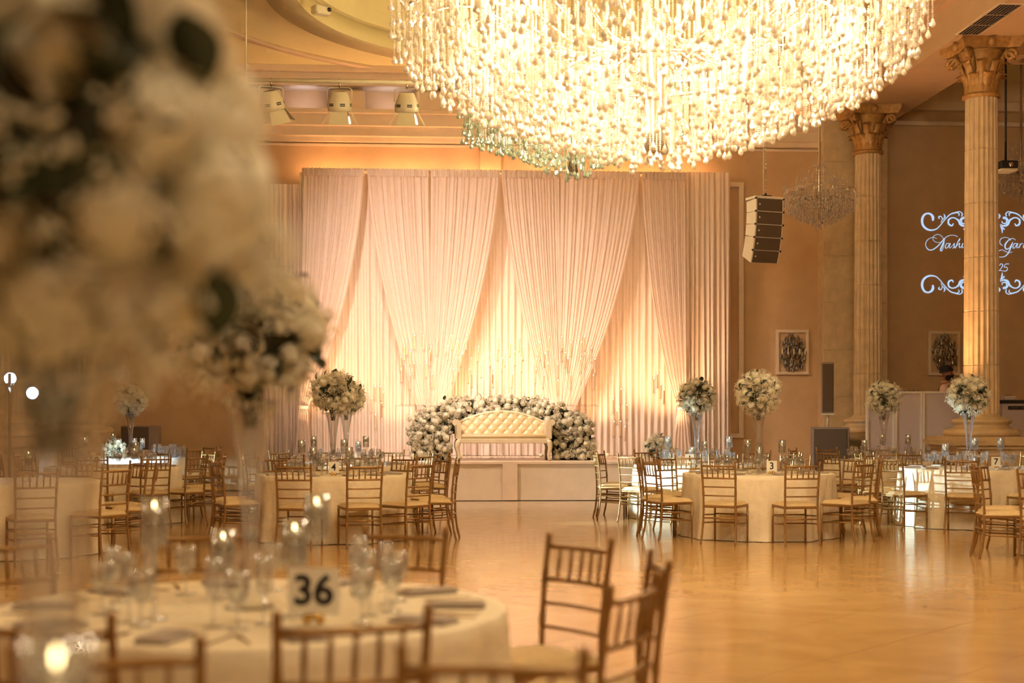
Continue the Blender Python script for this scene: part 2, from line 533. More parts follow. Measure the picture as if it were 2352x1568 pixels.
# crown, lit cove and frieze of the back wall
cr = MB()
for (z0, z1, dp) in ((8.18, 8.3, .75), (8.06, 8.18, .62), (7.96, 8.06, .5)):
    cr.box(BXL, BXR, YB - dp, YB, z0, z1)
for (z0, z1, dp) in ((7.42, 7.5, .55), (7.2, 7.42, .42), (7.02, 7.2, .3), (6.93, 7.02, .16), (6.86, 6.9, .06)):
    cr.box(BXL, BXR, YB - dp, YB, z0, z1)
struct('trim_6', cr, M['trim'])
bk = MB().bevel_box(-.34, .34, -.34, 0, 0, .42, .04)
bk_me = bk.mesh('cornice_bracket', M['trim'], False)
for k in range(9):
    add('cornice_bracket', bk_me, bpy.data.objects['trim_6'], (BXL + .9 + k * 1.66, YB - .05, 7.5))
ca = MB()
for x0, x1 in ((BXR + BW, XR), (XL, BXL - BW)):
    ca.box(x0, x1, YB - .12, YB, 7.42, 7.5); ca.box(x0, x1, YB - .3, YB, 7.9, ZC); ca.box(x0, x1, YB - .18, YB, 7.72, 7.9)
struct('trim_7', ca, M['trim'])
# pilaster strip and casing on the stage wall
p0 = PW(1102, 400, YB); p1 = PW(1150, 400, YB)
struct('trim_8', MB().box(p0.x, p1.x, YB - .1, YB, 0, 6.86), M['wall'])
p0 = PW(1676, 420, YB); p1 = PW(1706, 1005, YB)
mb = MB().box(p0.x - .3, p1.x - .1, YB - .09, YB, p0.z - .09, p0.z)
mb.box(p1.x - .1, p1.x, YB - .09, YB, p1.z, p0.z); mb.box(p0.x - .3, p1.x - .1, YB - .09, YB, p1.z, p1.z + .09)
struct('trim_9', mb, M['trim'])
bb = MB().box(XL, XR, YB - .05, YB, 0, .22)
struct('baseboard_back', bb, M['trim'])
# warm LED strip in the back cove
for k in range(8):
    spot_light('cove_lamp', (BXL + 1.7 + k * 1.66, YB - .45, 7.56), (BXL + 1.7 + k * 1.66, YB, 7.9), 9 if k > 2 else 6, (1, .62, .4) if k > 2 else (.8, .8, 1), 150, .8, .05)

# ------------------------------------------------------------------ columns
def column_meshes(r=.275, z0=1.42, z1=6.62):
    mb = MB(); NF = 20; rows = []
    zs = [z0]
    nj = 6
    for k in range(1, nj):
        zz = z0 + (z1 - z0) * k / nj
        zs += [zz - .012, zz - .004, zz + .004, zz + .012]
    zs.append(z1)
    zs2 = sorted(zs)
    for z in zs2:
        t = (z - z0) / (z1 - z0)
        rr = r * (1.03 - .12 * t)
        groove = .965 if any(abs(z - (z0 + (z1-z0)*k/nj)) < .006 for k in range(1, nj)) else 1
        ringv = []
        for i in range(NF):
            for f_, dep in ((0, 1), (.18, 1), (.36, .93), (.59, .90), (.82, .93)):
                a = 2*PI*(i + f_)/NF
                ringv.append((rr*dep*groove*math.cos(a), rr*dep*groove*math.sin(a), z))
        rows.append(ringv)
    mb.loft(rows, True, True)
    shaft = mb.mesh('shaft', M['marble'], False)
    base = MB().lathe([(.58, 1.14), (.60, 1.17), (.605, 1.2), (.58, 1.25), (.47, 1.27), (.43, 1.30), (.42, 1.33), (.46, 1.35), (.475, 1.38), (.45, 1.41), (.36, 1.43), (.31, 1.46), (.285, 1.5)], 40).mesh('base_moulding', M['marble'])
    pl = MB().box(-.62, .62, -.62, .62, 0, 1.02).box(-.66, .66, -.66, .66, 0, .16).box(-.66, .66, -.66, .66, .94, 1.0).box(-.71, .71, -.71, .71, 1.0, 1.08).box(-.67, .67, -.67, .67, 1.08, 1.14)
    plinth = pl.mesh('plinth', M['marble'], False)
    pan = MB()
    for k in range(4):
        pan.m = Matrix.Rotation(k*PI/2, 4, 'Z')
        for (x0, x1, a, b) in ((-.52, .52, .84, .88), (-.52, .52, .22, .26), (-.52, -.48, .26, .84), (.48, .52, .26, .84)):
            pan.box(x0, x1, -.638, -.62, a, b)
    panel = pan.mesh('plinth_moulding', M['trim'], False)
    bell = MB().lathe([(.25, 6.58), (.30, 6.60), (.30, 6.64), (.255, 6.66), (.25, 6.8), (.27, 7.1), (.34, 7.3), (.36, 7.33)], 32).mesh('bell', M['gilt'])
    ab = MB(); pts = []
    for k in range(4):
        for f_ in (-1, -.6, 0, .6):
            a = k*PI/2
            px_, py_ = f_*.5, -(.5 - .09*(1 - f_*f_))
            c, s = math.cos(a), math.sin(a); pts.append((px_*c - py_*s, px_*s + py_*c))
    ab.loft([[(x*.9, y*.9, 7.33) for x, y in pts], [(x*.95, y*.95, 7.38) for x, y in pts], [(x, y, 7.42) for x, y in pts], [(x, y, 7.498) for x, y in pts]], True, True)
    abacus = ab.mesh('abacus', M['gilt'], False)
    def leaf(hh, out, w):
        def fn(u, v):
            x = (u - .5) * w * (1 - .35*v) * (1 + .16*math.sin(v*17)); z = hh * (v if v < .85 else .85 - (v-.85)*.8)
            y = -(.0 + .02 + out * v**3) + .045*(abs(u-.5)*2)**2
            return (x, y, z)
        return MB().grid(fn, 6, 12)
    lf1 = leaf(.36, .15, .22).mesh('acanthus_leaf', M['gilt']); lf2 = leaf(.6, .2, .2).mesh('acanthus_leaf', M['gilt'])
    sp = MB(); pts = []
    for i in range(22):
        t = i/21; a = -.6 + t*9.0; rr = .105*(1 - .8*t)
        pts.append((0, -.50 + rr*math.cos(a)*-1 + .02, 7.22 + rr*math.sin(a)))
    sp.tube([(0, -.26, 6.98), (0, -.33, 7.18), (0, -.42, 7.31)] + pts, [.03, .035, .04] + [.04*(1-.6*i/21) for i in range(22)], 6)
    vol = sp.mesh('volute', M['gilt'])
    fw = MB().sphere((0, -.42, 7.42), .07, 10, 6).mesh('flower_boss', M['gilt'])
    return shaft, base, plinth, panel, bell, abacus, lf1, lf2, vol, fw
CM = column_meshes()
def column(loc, label):
    t = thing('column', label, 'column', loc)
    add('shaft', CM[0], t); add('base_moulding', CM[1], t)
    p_ = add('plinth', CM[2], t); add('plinth_moulding', CM[3], p_)
    c = add('capital', CM[4], t); add('abacus', CM[5], c)
    for k in range(8):
        a = k*PI/4
        add('acanthus_leaf', CM[6], c, (.25*math.sin(a), -.25*math.cos(a), 6.66), a)
        a += PI/8
        add('acanthus_leaf', CM[7], c, (.25*math.sin(a), -.25*math.cos(a), 6.66), a)
    for k in range(4):
        add('volute', CM[8], c, (0,0,0), k*PI/2 + PI/4)
        add('flower_boss', CM[9], c, (0,0,0), k*PI/2)
    return t
c1 = P(2254, 23.0); c2 = P(1990, 28.0)
COLX = (c1.x + c2.x) / 2
column((c1.x, c1.y, 0), 'free-standing fluted column with gilded capital at the right, uplit amber')
column((c2.x, c2.y - .1, 0), 'fluted column with gilded capital against the back wall pier')
column((BXL - .75, c1.y, 0), 'fluted column at far left hidden behind the foreground bouquet')
column((BXL - .75, c2.y - .1, 0), 'fluted column against the back wall at the far left')
for k, x in ((1, c2.x), (2, BXL - .75)):
    mb = MB().box(x - .66, x + .66, YB - .42, YB, 0, ZB)
    po = struct('trim_%d' % (9 + k), mb, M['marble'])
    # stone courses of the pier
    cm_ = MB().bevel_box(-.66, .66, -.012, .0, .008, .942, .006).mesh('stone_course', M['marble'], False)
    for q in range(7):
        add('stone_course', cm_, po, (x, YB - .42, .9 + q * .95))
# amber lamp at the foot of the free-standing column
spot_light('column_uplight_lamp', (c1.x - 1.15, c1.y - .45, .9), (c1.x - .15, c1.y - .05, 6.0), 560, AMBER, 60, .7, .06)
up = MB().lathe([(.07, 0), (.09, .02), (.09, .12), (.075, .13)], 14)
spot_light('column_uplight_lamp', (c1.x - 1.0, c1.y - .35, .5), (c1.x - .2, c1.y, 1.4), 30, AMBER, 90, .8, .06)

# ------------------------------------------------------------------ stage
ZS = .68
sx0, sx1 = -2.3, 5.25
SYF = P(1160, 24.58).y
st = thing('stage', 'low stage wrapped in a beige fabric skirt under the ivory sofa', 'stage', ((sx0+sx1)/2, SYF, 0))
hw = (sx1 - sx0) / 2
MB().bevel_box(-hw, hw, .02, YB - SYF - .45, .05, ZS, .015).build('deck', M['stage'], st, smooth=False)
seam = P(1171, 24.58).x - (sx0+sx1)/2
pan = 0
edges = [-hw, seam - 2.6, seam, seam + 2.6, hw]
for i in range(len(edges) - 1):
    a, b = edges[i], edges[i+1]
    if b - a < .05: continue
    sag = rng.random()
    mb = MB().grid(lambda u, v: (a + (b-a)*u, .0 - .008*math.sin(u*9 + sag*6 + v*4)*(1-v) - .02*(1-v)*(1-v), .012 + (ZS - .012)*v), 26, 8)
    mb.build('skirt_panel', M['skirt'], st)
MB().box(seam - .13, seam + .13, -.05, -.042, .015, ZS).build('seam_strip', M['stage'], st, smooth=False)
MB().bevel_box(-hw, hw, -.03, .06, ZS - .05, ZS + .006, .01).build('skirt_band', M['stage'], st, smooth=False)

# drapes ------------------------------------------------------------------
YD0 = 28.1    # back sheet
YD1 = 27.72   # tied panels
def sheet(x0, x1, z0, z1, Y, folds, amp, seed, ruffle=True):
    r_ = random.Random(seed); ph = [r_.random()*6 for _ in range(6)]
    n = int(folds * 8)
    def fn(u, v):
        w = .35 + .65*(1-v)
        y = amp*w*(math.sin(2*PI*folds*u + ph[0] + .8*math.sin(2*PI*u*3+ph[1])) + .4*math.sin(2*PI*folds*.43*u + ph[2] + v*1.3))
        x = x0 + (x1-x0)*u + .012*math.sin(v*5 + u*40 + ph[3])
        return (x, Y + y, z0 + (z1-z0)*v)
    return MB().grid(fn, n, 10)
zt = Zat(400, 28.2)
xb0, xb1 = PW(604, 500, YD0).x, PW(1676, 500, YD0).x
sheet(xb0, PW(700, 500, YD0).x, .0, zt - .25, YD0, 9, .05, 1).build('backdrop_drape', M['drape_back'], None, label='narrow pale drape hanging at the left end of the stage wall', cat='curtain')
sheet(PW(690, 500, YD0).x, PW(1580, 500, YD0).x, ZS + .01, zt - .02, YD0, 62, .045, 2).build('backdrop_drape', M['drape_back'], None, label='wide pleated backdrop drape behind the tied swags on the stage', cat='curtain')
sheet(PW(1572, 500, YD0).x, xb1, .0, Zat(407, 28.9), YD0 - .12, 9, .06, 3).build('backdrop_drape', M['drape_back'], None, label='narrow peach drape hanging at the right end of the stage wall', cat='curtain')

def swag(px_fix, px_free, tie_px, tie_py, seed, label, gather=.16, flare=None, bow=2.0):
    """panel pleated on the crossbar between px_fix and px_free, gathered to one side at the tie"""
    r_ = random.Random(seed); ph = [r_.random()*6 for _ in range(8)]
    A = PW(px_fix, 405, YD1); B = PW(px_free, 405, YD1); T = PW(tie_px, tie_py, YD1)
    top = zt - .03
    sg = 1 if B.x > A.x else -1
    folds = 17
    def fn(u, v):            # v 0 top .. 1 tie
        s_ = v**bow
        xe = A.x + (T.x - sg*gather*.5 - A.x) * v
        xf = B.x + (T.x + sg*gather*.5 - B.x) * (.25*v + .75*s_) 
        x = xe + (xf - xe) * u
        z = top - (top - T.z) * v - .0*u
        # free edge sags a little lower
        z -= .10*math.sin(PI*v)*u
        amp = .026 * (.3 + .7*abs((xf - xe)/(B.x - A.x)))
        y = YD1 - .02 - .12*math.sin(PI*v)*u*.8 + amp*(.65*math.sin(2*PI*folds*u + ph[0] + 1.6*math.sin(7*u+ph[1])) + .6*math.sin(2*PI*folds*.37*u + ph[2] + 1.2*v) + .35*math.sin(2*PI*folds*1.57*u + ph[3] + 1.1*math.sin(11*u+ph[5])))
        return (x, y, z)
    t = thing('swag_drape', label, 'curtain', (A.x, YD1, ZS))
    mb = MB(); mb.m = Matrix.Translation((-A.x, -YD1, -ZS)); mb.grid(fn, 184, 40)
    mb.build('tied_panel', M['drape'], t)
    # ruffled header on the crossbar
    mb = MB(); mb.m = Matrix.Translation((-A.x, -YD1, -ZS))
    def fh(u, v):
        return (A.x + (B.x - A.x)*u, YD1 - .07 + .02*math.sin(u*260) + .02*math.sin(u*71), top - .12 + v*(.14 + .02*math.sin(u*97)))
    mb.grid(fh, 160, 3); mb.build('ruffled_header', M['drape'], t)
    # tail below the tie
    w2 = flare or .22
    lo = ZS + .01
    def ft(u, v):
        w = gather + (w2 - gather) * v
        return (T.x - A.x + (u - .5)*w, -.02 - .04*v + (.02 + .025*v)*math.sin(u*32 + ph[4]), (T.z + .02)*(1-v) + lo*v - ZS)
    MB().grid(ft, 48, 12).build('tail', M['drape'], t)
    tb = MB()
    tb.m = Matrix.Translation((T.x - A.x, -.03, T.z - ZS)) @ Matrix.Scale(.7, 4, (0,1,0))
    tb.lathe([(gather*.55, -.03), (gather*.6, -.015), (gather*.6, .015), (gather*.55, .03)], 18, False)
    tb.build('tie_band', M['drape'], t)
    return t
swag(697, 837, 697, 935, 11, 'swag drape tied back at far left of the stage backdrop', .17, .34)
swag(985, 843, 985, 985, 12, 'second swag drape from left, sweeping right to the first inner pole', .16, .2, 1.7)
swag(989, 1148, 995, 985, 13, 'third swag drape from left, glowing, sweeping down left from the middle opening', .16, .2, 1.7)
swag(1283, 1151, 1280, 985, 14, 'fourth swag drape from left, glowing, sweeping down right from the middle opening', .16, .2, 1.7)
swag(1287, 1470, 1290, 985, 15, 'fifth swag drape from left, sweeping down left beside the right opening', .16, .2, 1.7)
swag(1574, 1474, 1566, 937, 16, 'swag drape tied back at far right of the stage backdrop', .17, .42, 2.4)
fr = thing('drape_frame', 'thin pipe frame carrying the stage drapes', 'frame', (PW(1136, 500, YD1).x, YD1 + .1, ZS))
ox = fr.location.x
for px in (695, 986, 1285, 1576):
    MB().lathe([(.02, 0), (.02, zt - ZS - .02)], 8).build('upright', M['whitemetal'], fr, (PW(px, 500, YD1).x - ox, 0, 0))
MB().tube([(PW(693, 400, YD1).x - ox, 0, zt - ZS), (PW(1578, 400, YD1).x - ox, 0, zt - ZS)], .022, 8).build('crossbar', M['whitemetal'], fr)

# unseen amber bars added behind the crossbar to brighten the wall above the drapes
for i, px in enumerate((760, 930, 1100, 1270, 1440, 1560)):
    q = PW(px, 405, 28.35)
    t = thing('led_bar', 'amber LED bar hidden behind the top of the drapes, ' + ordinal(i, 6), 'lamp', (q.x, 28.3, zt - .14), 0, 'LED bars behind the drapes')
    MB().bevel_box(-.4, .4, -.04, .04, 0, .06, .01).build('housing', M['dark'], t, smooth=False)
    MB().box(-.38, .38, -.03, .03, .06, .064).build('lens', M['amberlens'], t, smooth=False)
    MB().tube([(0, .03, .02), (0, .3, .02)], .01, 6).build('bracket', M['whitemetal'], t)
    al = bpy.data.lights.new('led_bar_lamp', 'AREA'); al.shape = 'RECTANGLE'; al.size = 1.3; al.size_y = .06
    al.energy = 8; al.color = AMBER
    ao_ = bpy.data.objects.new('led_bar_lamp', al); col.objects.link(ao_); ao_.location = (q.x, 28.3, zt - .07); ao_.rotation_euler = (R(160), 0, 0)

# up-light cans at the foot of the drapes
canm = MB().lathe([(.03, 0), (.045, .005), (.045, .06), (.04, .068), (.037, .06)], 16)
for i, (px, Y, e) in enumerate(UPL):
    p = PW(px, 1000, Y)
    where = ['beside the far left tie', 'behind the flower arch, left of the sofa middle', 'behind the flower arch, right of the sofa middle', 'beside the far right tie', 'left of the flower arch', 'right of the flower arch'][i]
    t = thing('uplight', 'small amber floor uplight ' + where, 'lamp', (p.x, Y, ZS + .006))
    canm.build('housing', M['whitemetal'], t)
    MB().lathe([(.001, .062), (.036, .062)], 16, False).build('lens', M['amberlens'], t)

# ------------------------------------------------------------------ sofa
DS = 25.35
sc_ = P(1155, DS)
sofa = thing('sofa', 'ivory tufted loveseat with curved back and scrolled arms on the stage', 'sofa', (sc_.x, sc_.y, ZS + .006), -YAW*0)
W2 = .88
def backtop(x):
    t = abs(x) / (W2 - .1)
    return .66 + .20 * (1 - t*t)**1.0 if t < 1 else .66
def fb(u, v):
    x = (u*2 - 1) * (W2 - .1)
    z0, z1 = .45, backtop(x)
    z = z0 + (z1 - z0) * v
    # diamond tufting
    s_ = abs(math.sin((x/.09 + (z-.45)/.1) * PI * .5)) * abs(math.sin((x/.09 - (z-.45)/.1) * PI * .5))
    return (x, .20 - .03*s_**.5 + .10*v, z)
b = MB().grid(fb, 140, 40)
b.grid(lambda u, v: ((u*2-1)*(W2-.1), .24 + .10*v + .05, .3 + (backtop((u*2-1)*(W2-.1)) - .3)*v), 40, 2)
bo = b.build('backrest', M['sofa'], sofa)
rim = [((u/20-1)*(W2-.1), .30 - .0, backtop((u/20-1)*(W2-.1)) + .0) for u in range(41)]
MB().tube(rim, .025, 8).build('top_rail', M['sofaframe'], sofa)
btn = MB().sphere((0,0,0), .011, 8, 5).mesh('tuft_button', M['sofa'])
for row in (1, 2, 3):
    z = .45 + row*.1
    for i in range(-9, 10):
        if (i + row) % 2: continue
        x = i*.09
        if abs(x) < W2 - .16 and z < backtop(x) - .04:
            add('tuft_button', btn, bo, (x, .195 + .10*(z-.45)/(backtop(x)-.45), z))
MB().bevel_box(-W2+.1, W2-.1, -.30, .24, .37, .465, .03).build('seat_cushion', M['sofa'], sofa)
MB().bevel_box(-W2+.06, W2-.06, -.32, .28, .30, .385, .01).build('seat_rail', M['sofaframe'], sofa, smooth=False)
for s in (-1, 1):
    prof = []
    mb = MB()
    # rolled arm: front scroll profile extruded in depth
    poly = [(0, .38), (.10*s, .38), (.11*s, .60), (.155*s, .645), (.16*s, .69), (.12*s, .725), (.06*s, .725), (.02*s, .69), (.0, .62)]
    if s < 0: poly = poly[::-1]
    mb.m = Matrix.Translation((s*(W2-.13), 0, 0))
    mb.prism(poly, -.31, .30)
    ao = mb.build('arm', M['sofaframe'], sofa, smooth=False)
    nl = MB().sphere((0,0,0), .008, 6, 4).mesh('nail_head', M['chrome'])
    for k in range(10):
        add('nail_head', nl, ao, (s*(W2-.035), -.315, .40 + k*.024))
    for yy_ in (-.27, .24):
        d_ = -1 if yy_ < 0 else 1
        MB().tube([(s*(W2-.10), yy_, .36), (s*(W2-.07), yy_ + .015*d_, .30), (s*(W2-.06), yy_ + .03*d_, .22), (s*(W2-.085), yy_ + .01*d_, .12), (s*(W2-.085), yy_ + .015*d_, .05), (s*(W2-.07), yy_ + .035*d_, .0)],
                  [.055, .055, .042, .03, .026, .032], 8).build('leg', M['sofaframe'], sofa)

# ------------------------------------------------------------------ flowers: bloom meshes
def rose_mesh(seed):
    r_ = random.Random(seed); mb = MB()
    def petal(az, Rl, w, z0, lip, open_):
        def fn(u, v):
            e = (u - .5) * 2
            vv = v * (1 - .22 * e * e)
            ph = PI * (.20 + (.50 - open_) * vv)
            rr = Rl * math.sin(ph) + lip * max(0, vv - .6) ** 2 * 6
            zz = -Rl * math.cos(ph) + z0 - lip * max(0, vv - .8) * .8
            ang = az + (u - .5) * w
            return (rr * math.cos(ang), rr * math.sin(ang), zz)
        mb.grid(fn, 5, 5)
    for (n, Rl, z0, lip, open_) in ((3, .26, .42, .02, -.08), (3, .40, .34, .05, -.04), (4, .55, .24, .07, .0), (5, .72, .12, .10, .04), (5, .86, .02, .13, .09), (6, .98, -.06, .16, .14)):
        o_ = r_.random()*6
        for i in range(n):
            petal(o_ + 2*PI*i/n + r_.uniform(-.12,.12), Rl * r_.uniform(.96, 1.04), 2*PI/n*1.5, z0, lip, open_)
    mb.sphere((0,0,.42), .14, 8, 5, 1.5)
    return mb.mesh('rose', M['rose'])
def hydr_mesh(seed):
    r_ = random.Random(seed); mb = MB()
    mb.sphere((0,0,-.1), .72, 10, 6, .8)
    n = 64
    for i in range(n):
        z = 1 - (i + .5)/n*1.5
        a = i*2.39996; rr = math.sqrt(max(0, 1 - z*z))
        c = Vector((rr*math.cos(a), rr*math.sin(a), z)) * r_.uniform(.8, 1.02)
        q = c.to_track_quat('Z', 'Y')
        b = r_.random()*1.5
        for k in range(4):
            a_ = b + k*PI/2; s_ = .19
            d1 = Vector((math.cos(a_), math.sin(a_), 0)); d2 = Vector((-math.sin(a_), math.cos(a_), 0))
            pts = [Vector((0,0,.03)), d1*s_*.6 + d2*s_*.45 + Vector((0,0,.07)), d1*s_*1.05 + Vector((0,0,.03)), d1*s_*.6 - d2*s_*.45 + Vector((0,0,.07))]
            mb._add([c + q @ p_ for p_ in pts], [(0,1,2,3)])
    return mb.mesh('hydrangea', M['hydr'])
def leaf_mesh():
    def fn(u, v):
        w = .34*math.sin(PI*min(1, v*.96+.04))**.8
        return ((u-.5)*2*w, .0 + .12*math.sin(v*3)*0, 0) if 0 else ((u-.5)*2*w, v*1.0, .16*math.sin(v*2.6) + .08*(abs(u-.5)*2)**2)
    return MB().grid(fn, 4, 6).mesh('leaf', M['leaf'])
ROSES = [rose_mesh(s) for s in (1, 2, 3)]
HYD = [hydr_mesh(s) for s in (1, 2)]
LEAF = leaf_mesh()
def breath_mesh(name, pts, seed, L=.10, n=7, dot=.0055):
    """airy filler sprigs: fine stems with tiny blossoms, pts = [(origin, direction)]"""
    r_ = random.Random(seed); mb = MB()
    for o_, d_ in pts:
        o_ = Vector(o_); d_ = Vector(d_).normalized()
        for k in range(n):
            dv = (d_ + Vector((r_.gauss(0,.35), r_.gauss(0,.35), r_.gauss(0,.35)))).normalized()
            e = o_ + dv * L * r_.uniform(.5, 1.1)
            s_ = dv.orthogonal().normalized() * .0012
            mb._add([o_ - s_, o_ + s_, e + s_, e - s_], [(0,1,2,3)])
            for q in range(3):
                c = e + Vector((r_.gauss(0,.008), r_.gauss(0,.008), r_.gauss(0,.008)))
                mb.octa(c, dot * r_.uniform(.7, 1.3))
    return mb.mesh(name, M['breath'], False)

def ball_spec(seed, rad=.25):
    """positions of blooms over a ball bouquet"""
    r_ = random.Random(seed); spec = []
    n = 54
    for i in range(n):
        z = 1 - (i + .5)/n*1.86
        a = i*2.39996 + seed; rr = math.sqrt(max(0, 1 - z*z))
        d_ = Vector((rr*math.cos(a), rr*math.sin(a), z)) + Vector((r_.gauss(0,.07), r_.gauss(0,.07), r_.gauss(0,.07)))
        d_.normalize()
        d_.z *= .94
        k = r_.random()
        if k < .60: spec.append(('rose', ROSES[i % 3], d_*rad*r_.uniform(.84, 1.0), d_.copy(), r_.uniform(.046, .07)))
        elif k < .86: spec.append(('hydrangea', HYD[i % 2], d_*rad*r_.uniform(.82, .95), d_.copy(), r_.uniform(.05, .07)))
        else: spec.append(('leafgap', None, d_, d_, 0))
    for i in range(60):
        d_ = Vector((r_.gauss(0,1), r_.gauss(0,1), r_.gauss(0,.9))).normalized()
        t = d_.cross(Vector((r_.gauss(0,1), r_.gauss(0,1), r_.gauss(0,1)))).normalized()
        spec.append(('leaf', LEAF, d_*rad*r_.uniform(.78, .97), (t + d_*.5).normalized(), r_.uniform(.06, .1)))
    return spec
SPECS = [ball_spec(s) for s in (3, 8, 14)]
def ball_breath(seed, rad=.25):
    r_ = random.Random(seed); pts = []
    for i in range(95):
        d_ = Vector((r_.gauss(0,1), r_.gauss(0,1), r_.gauss(0,1) - .25)).normalized()
        pts.append((d_*rad*.85, d_))
    return breath_mesh('baby_breath', pts, seed, .09, 7, .0048)
BREATH = [ball_breath(s) for s in (5, 6, 7)]
CORE = MB().sphere((0,0,0), .205, 14, 10, .94).mesh('moss_core', M['foam'])
STEMS = MB()
for i in range(9):
    a = i*.7; STEMS.tube([(.05*math.cos(a), .05*math.sin(a), -.18), (.018*math.cos(a+1), .018*math.sin(a+1), -.34)], .004, 5)
STEMS = STEMS.mesh('stem_bundle', M['leaf'])

def put_spec(parent, spec):
    for nm, me, p_, d_, s_ in spec:
        if me is None: continue
        if nm == 'leaf':
            q = d_.to_track_quat('Y', 'Z')
        else:
            q = d_.to_track_quat('Z', 'Y')
        add(nm, me, parent, p_, q, s_)

def bouquet(loc, rot, variant, label, scale=1.0):
    t = thing('flower_arrangement', label, 'bouquet', loc, rot)
    t.scale = (scale,)*3
    put_spec(t, SPECS[variant])
    add('baby_breath', BREATH[variant], t, kind='stuff')
    add('moss_core', CORE, t); add('stem_bundle', STEMS, t)
    return t

# ------------------------------------------------------------------ flower arch round the sofa
arch = thing('flower_arch', 'mound of white roses and hydrangea arching behind the ivory sofa', 'flower arch', (sc_.x, sc_.y, ZS + .006))
OUT = [(-1.72, 0), (-1.73, .4), (-1.70, .74), (-1.5, .87), (-1.31, 1.0), (-.9, 1.13), (-.4, 1.17), (0, 1.18), (.4, 1.17), (.75, 1.14), (1.12, 1.02), (1.43, .84), (1.62, .7), (1.68, .4), (1.68, 0)]
def top_at(u):
    for (a, za), (b, zb) in zip(OUT[2:-2], OUT[3:-1]):
        if a <= u <= b: return za + (zb - za)*(u - a)/(b - a)
    return 0.72
r_ = random.Random(21); pts = []
tries = 0
while len(pts) < 290 and tries < 60000:
    tries += 1
    u = r_.uniform(-1.68, 1.64)
    zt_ = top_at(u) - .03
    z = r_.uniform(.05, zt_)
    if abs(u) < .93 and z < .50: continue
    side = abs(u) > .90
    base = .60 if not side else .12
    edge = min(1, (zt_ - z)/.25)
    edge2 = min(1, (1.72 - abs(u))/.25)
    y = base - .20*math.sqrt(max(0, edge))*math.sqrt(max(0, edge2)) + r_.uniform(-.04, .05)
    p_ = Vector((u, y, z))
    if any((p_ - q).length < .075 for q, _ in pts): continue
    nrm = Vector((.5*u/1.7 + r_.gauss(0,.3), -1, .35*(1-edge)*2 + r_.gauss(.1,.3))).normalized()
    pts.append((p_, nrm))
spec = []
for i, (p_, nrm) in enumerate(pts):
    k = r_.random()
    rose_share = .72 if p_.x > .9 else (.4 if p_.x > -.8 else .38)
    if k < rose_share: spec.append(('rose', ROSES[i % 3], p_, nrm, r_.uniform(.042, .064)))
    else: spec.append(('hydrangea', HYD[i % 2], p_, nrm, r_.uniform(.055, .075)))
for i in range(55):
    p_, nrm = pts[r_.randrange(len(pts))]
    t = (nrm.cross(Vector((r_.gauss(0,1), r_.gauss(0,1), r_.gauss(0,1)))).normalized() + nrm*.5).normalized()
    spec.append(('leaf', LEAF, p_ + t*.05, t, r_.uniform(.06, .11)))
put_spec(arch, spec)
add('baby_breath', breath_mesh('baby_breath', [(p_, nrm + Vector((0, 0, .2))) for p_, nrm in pts[::1]], 31, .10, 7, .0065), arch, kind='stuff')
core = MB().prism([(a*.95, z*.93) for a, z in OUT[:3]] + [(a*.95, z*.93) for a, z in OUT[3:]] + [(.95, 0), (.92, .46), (-.92, .46), (-.95, 0)], .53, .74)
for s in (-1, 1):
    core.prism([(s*a, z) for a, z in ((.97, 0), (1.6, 0), (1.6, .62), (1.3, .85), (.97, .95))][::s], .14, .55)
core.build('moss_core', M['foam'], arch, smooth=False)
# low bouquet on the stage at the right
pb = P(1512, 25.6)
fb_ = thing('flower_arrangement', 'low round bouquet of cream roses on the stage right end', 'bouquet', (pb.x, pb.y, ZS + .14))
put_spec(fb_, [s_ for s_ in SPECS[1] if s_[2].z > -.12]); add('baby_breath', BREATH[1], fb_, kind='stuff'); add('moss_core', CORE, fb_)
fb_.location.z = ZS + .20

# ------------------------------------------------------------------ taper candles round the sofa
ROD = MB().lathe([(.05, 0), (.05, .008), (.006, .012), (.0045, 1.0)], 8).mesh('rod', M['acrylic'])
def taper(px, py, d, zb, label, lean, tube):
    b = P(px, d); zt_ = Zat(py, d)
    L = .26
    t = thing('taper_candle', label, 'candle', (b.x, b.y, zb))
    hgt = zt_ - zb
    tl = MB().lathe([(.026, 0), (.026, .008), (.008, .014), (.006, .03), (.005, hgt - L)], 8)
    tl.build('stand', M['acrylic'], t)
    mb = MB(); mb.m = Matrix.Translation((0, 0, hgt - L)) @ Matrix.Rotation(lean, 4, 'Y')
    mb.lathe([(.016, 0), (.016, .02), (.012, .024), (.0115, L - .012), (.003, L)], 8); mb.build('candle', M['taper'], t)
    fm = MB(); fm.m = Matrix.Translation((0, 0, hgt - L)) @ Matrix.Rotation(lean, 4, 'Y')
    fm.octa((0, 0, L + .014), .006, .014); fm.build('flame', M['tip'], t)
    if tube:
        MB().lathe([(.035, hgt - L - .04), (.035, hgt + .05)], 12, False).build('glass_tube', M['tubeglass'], t)
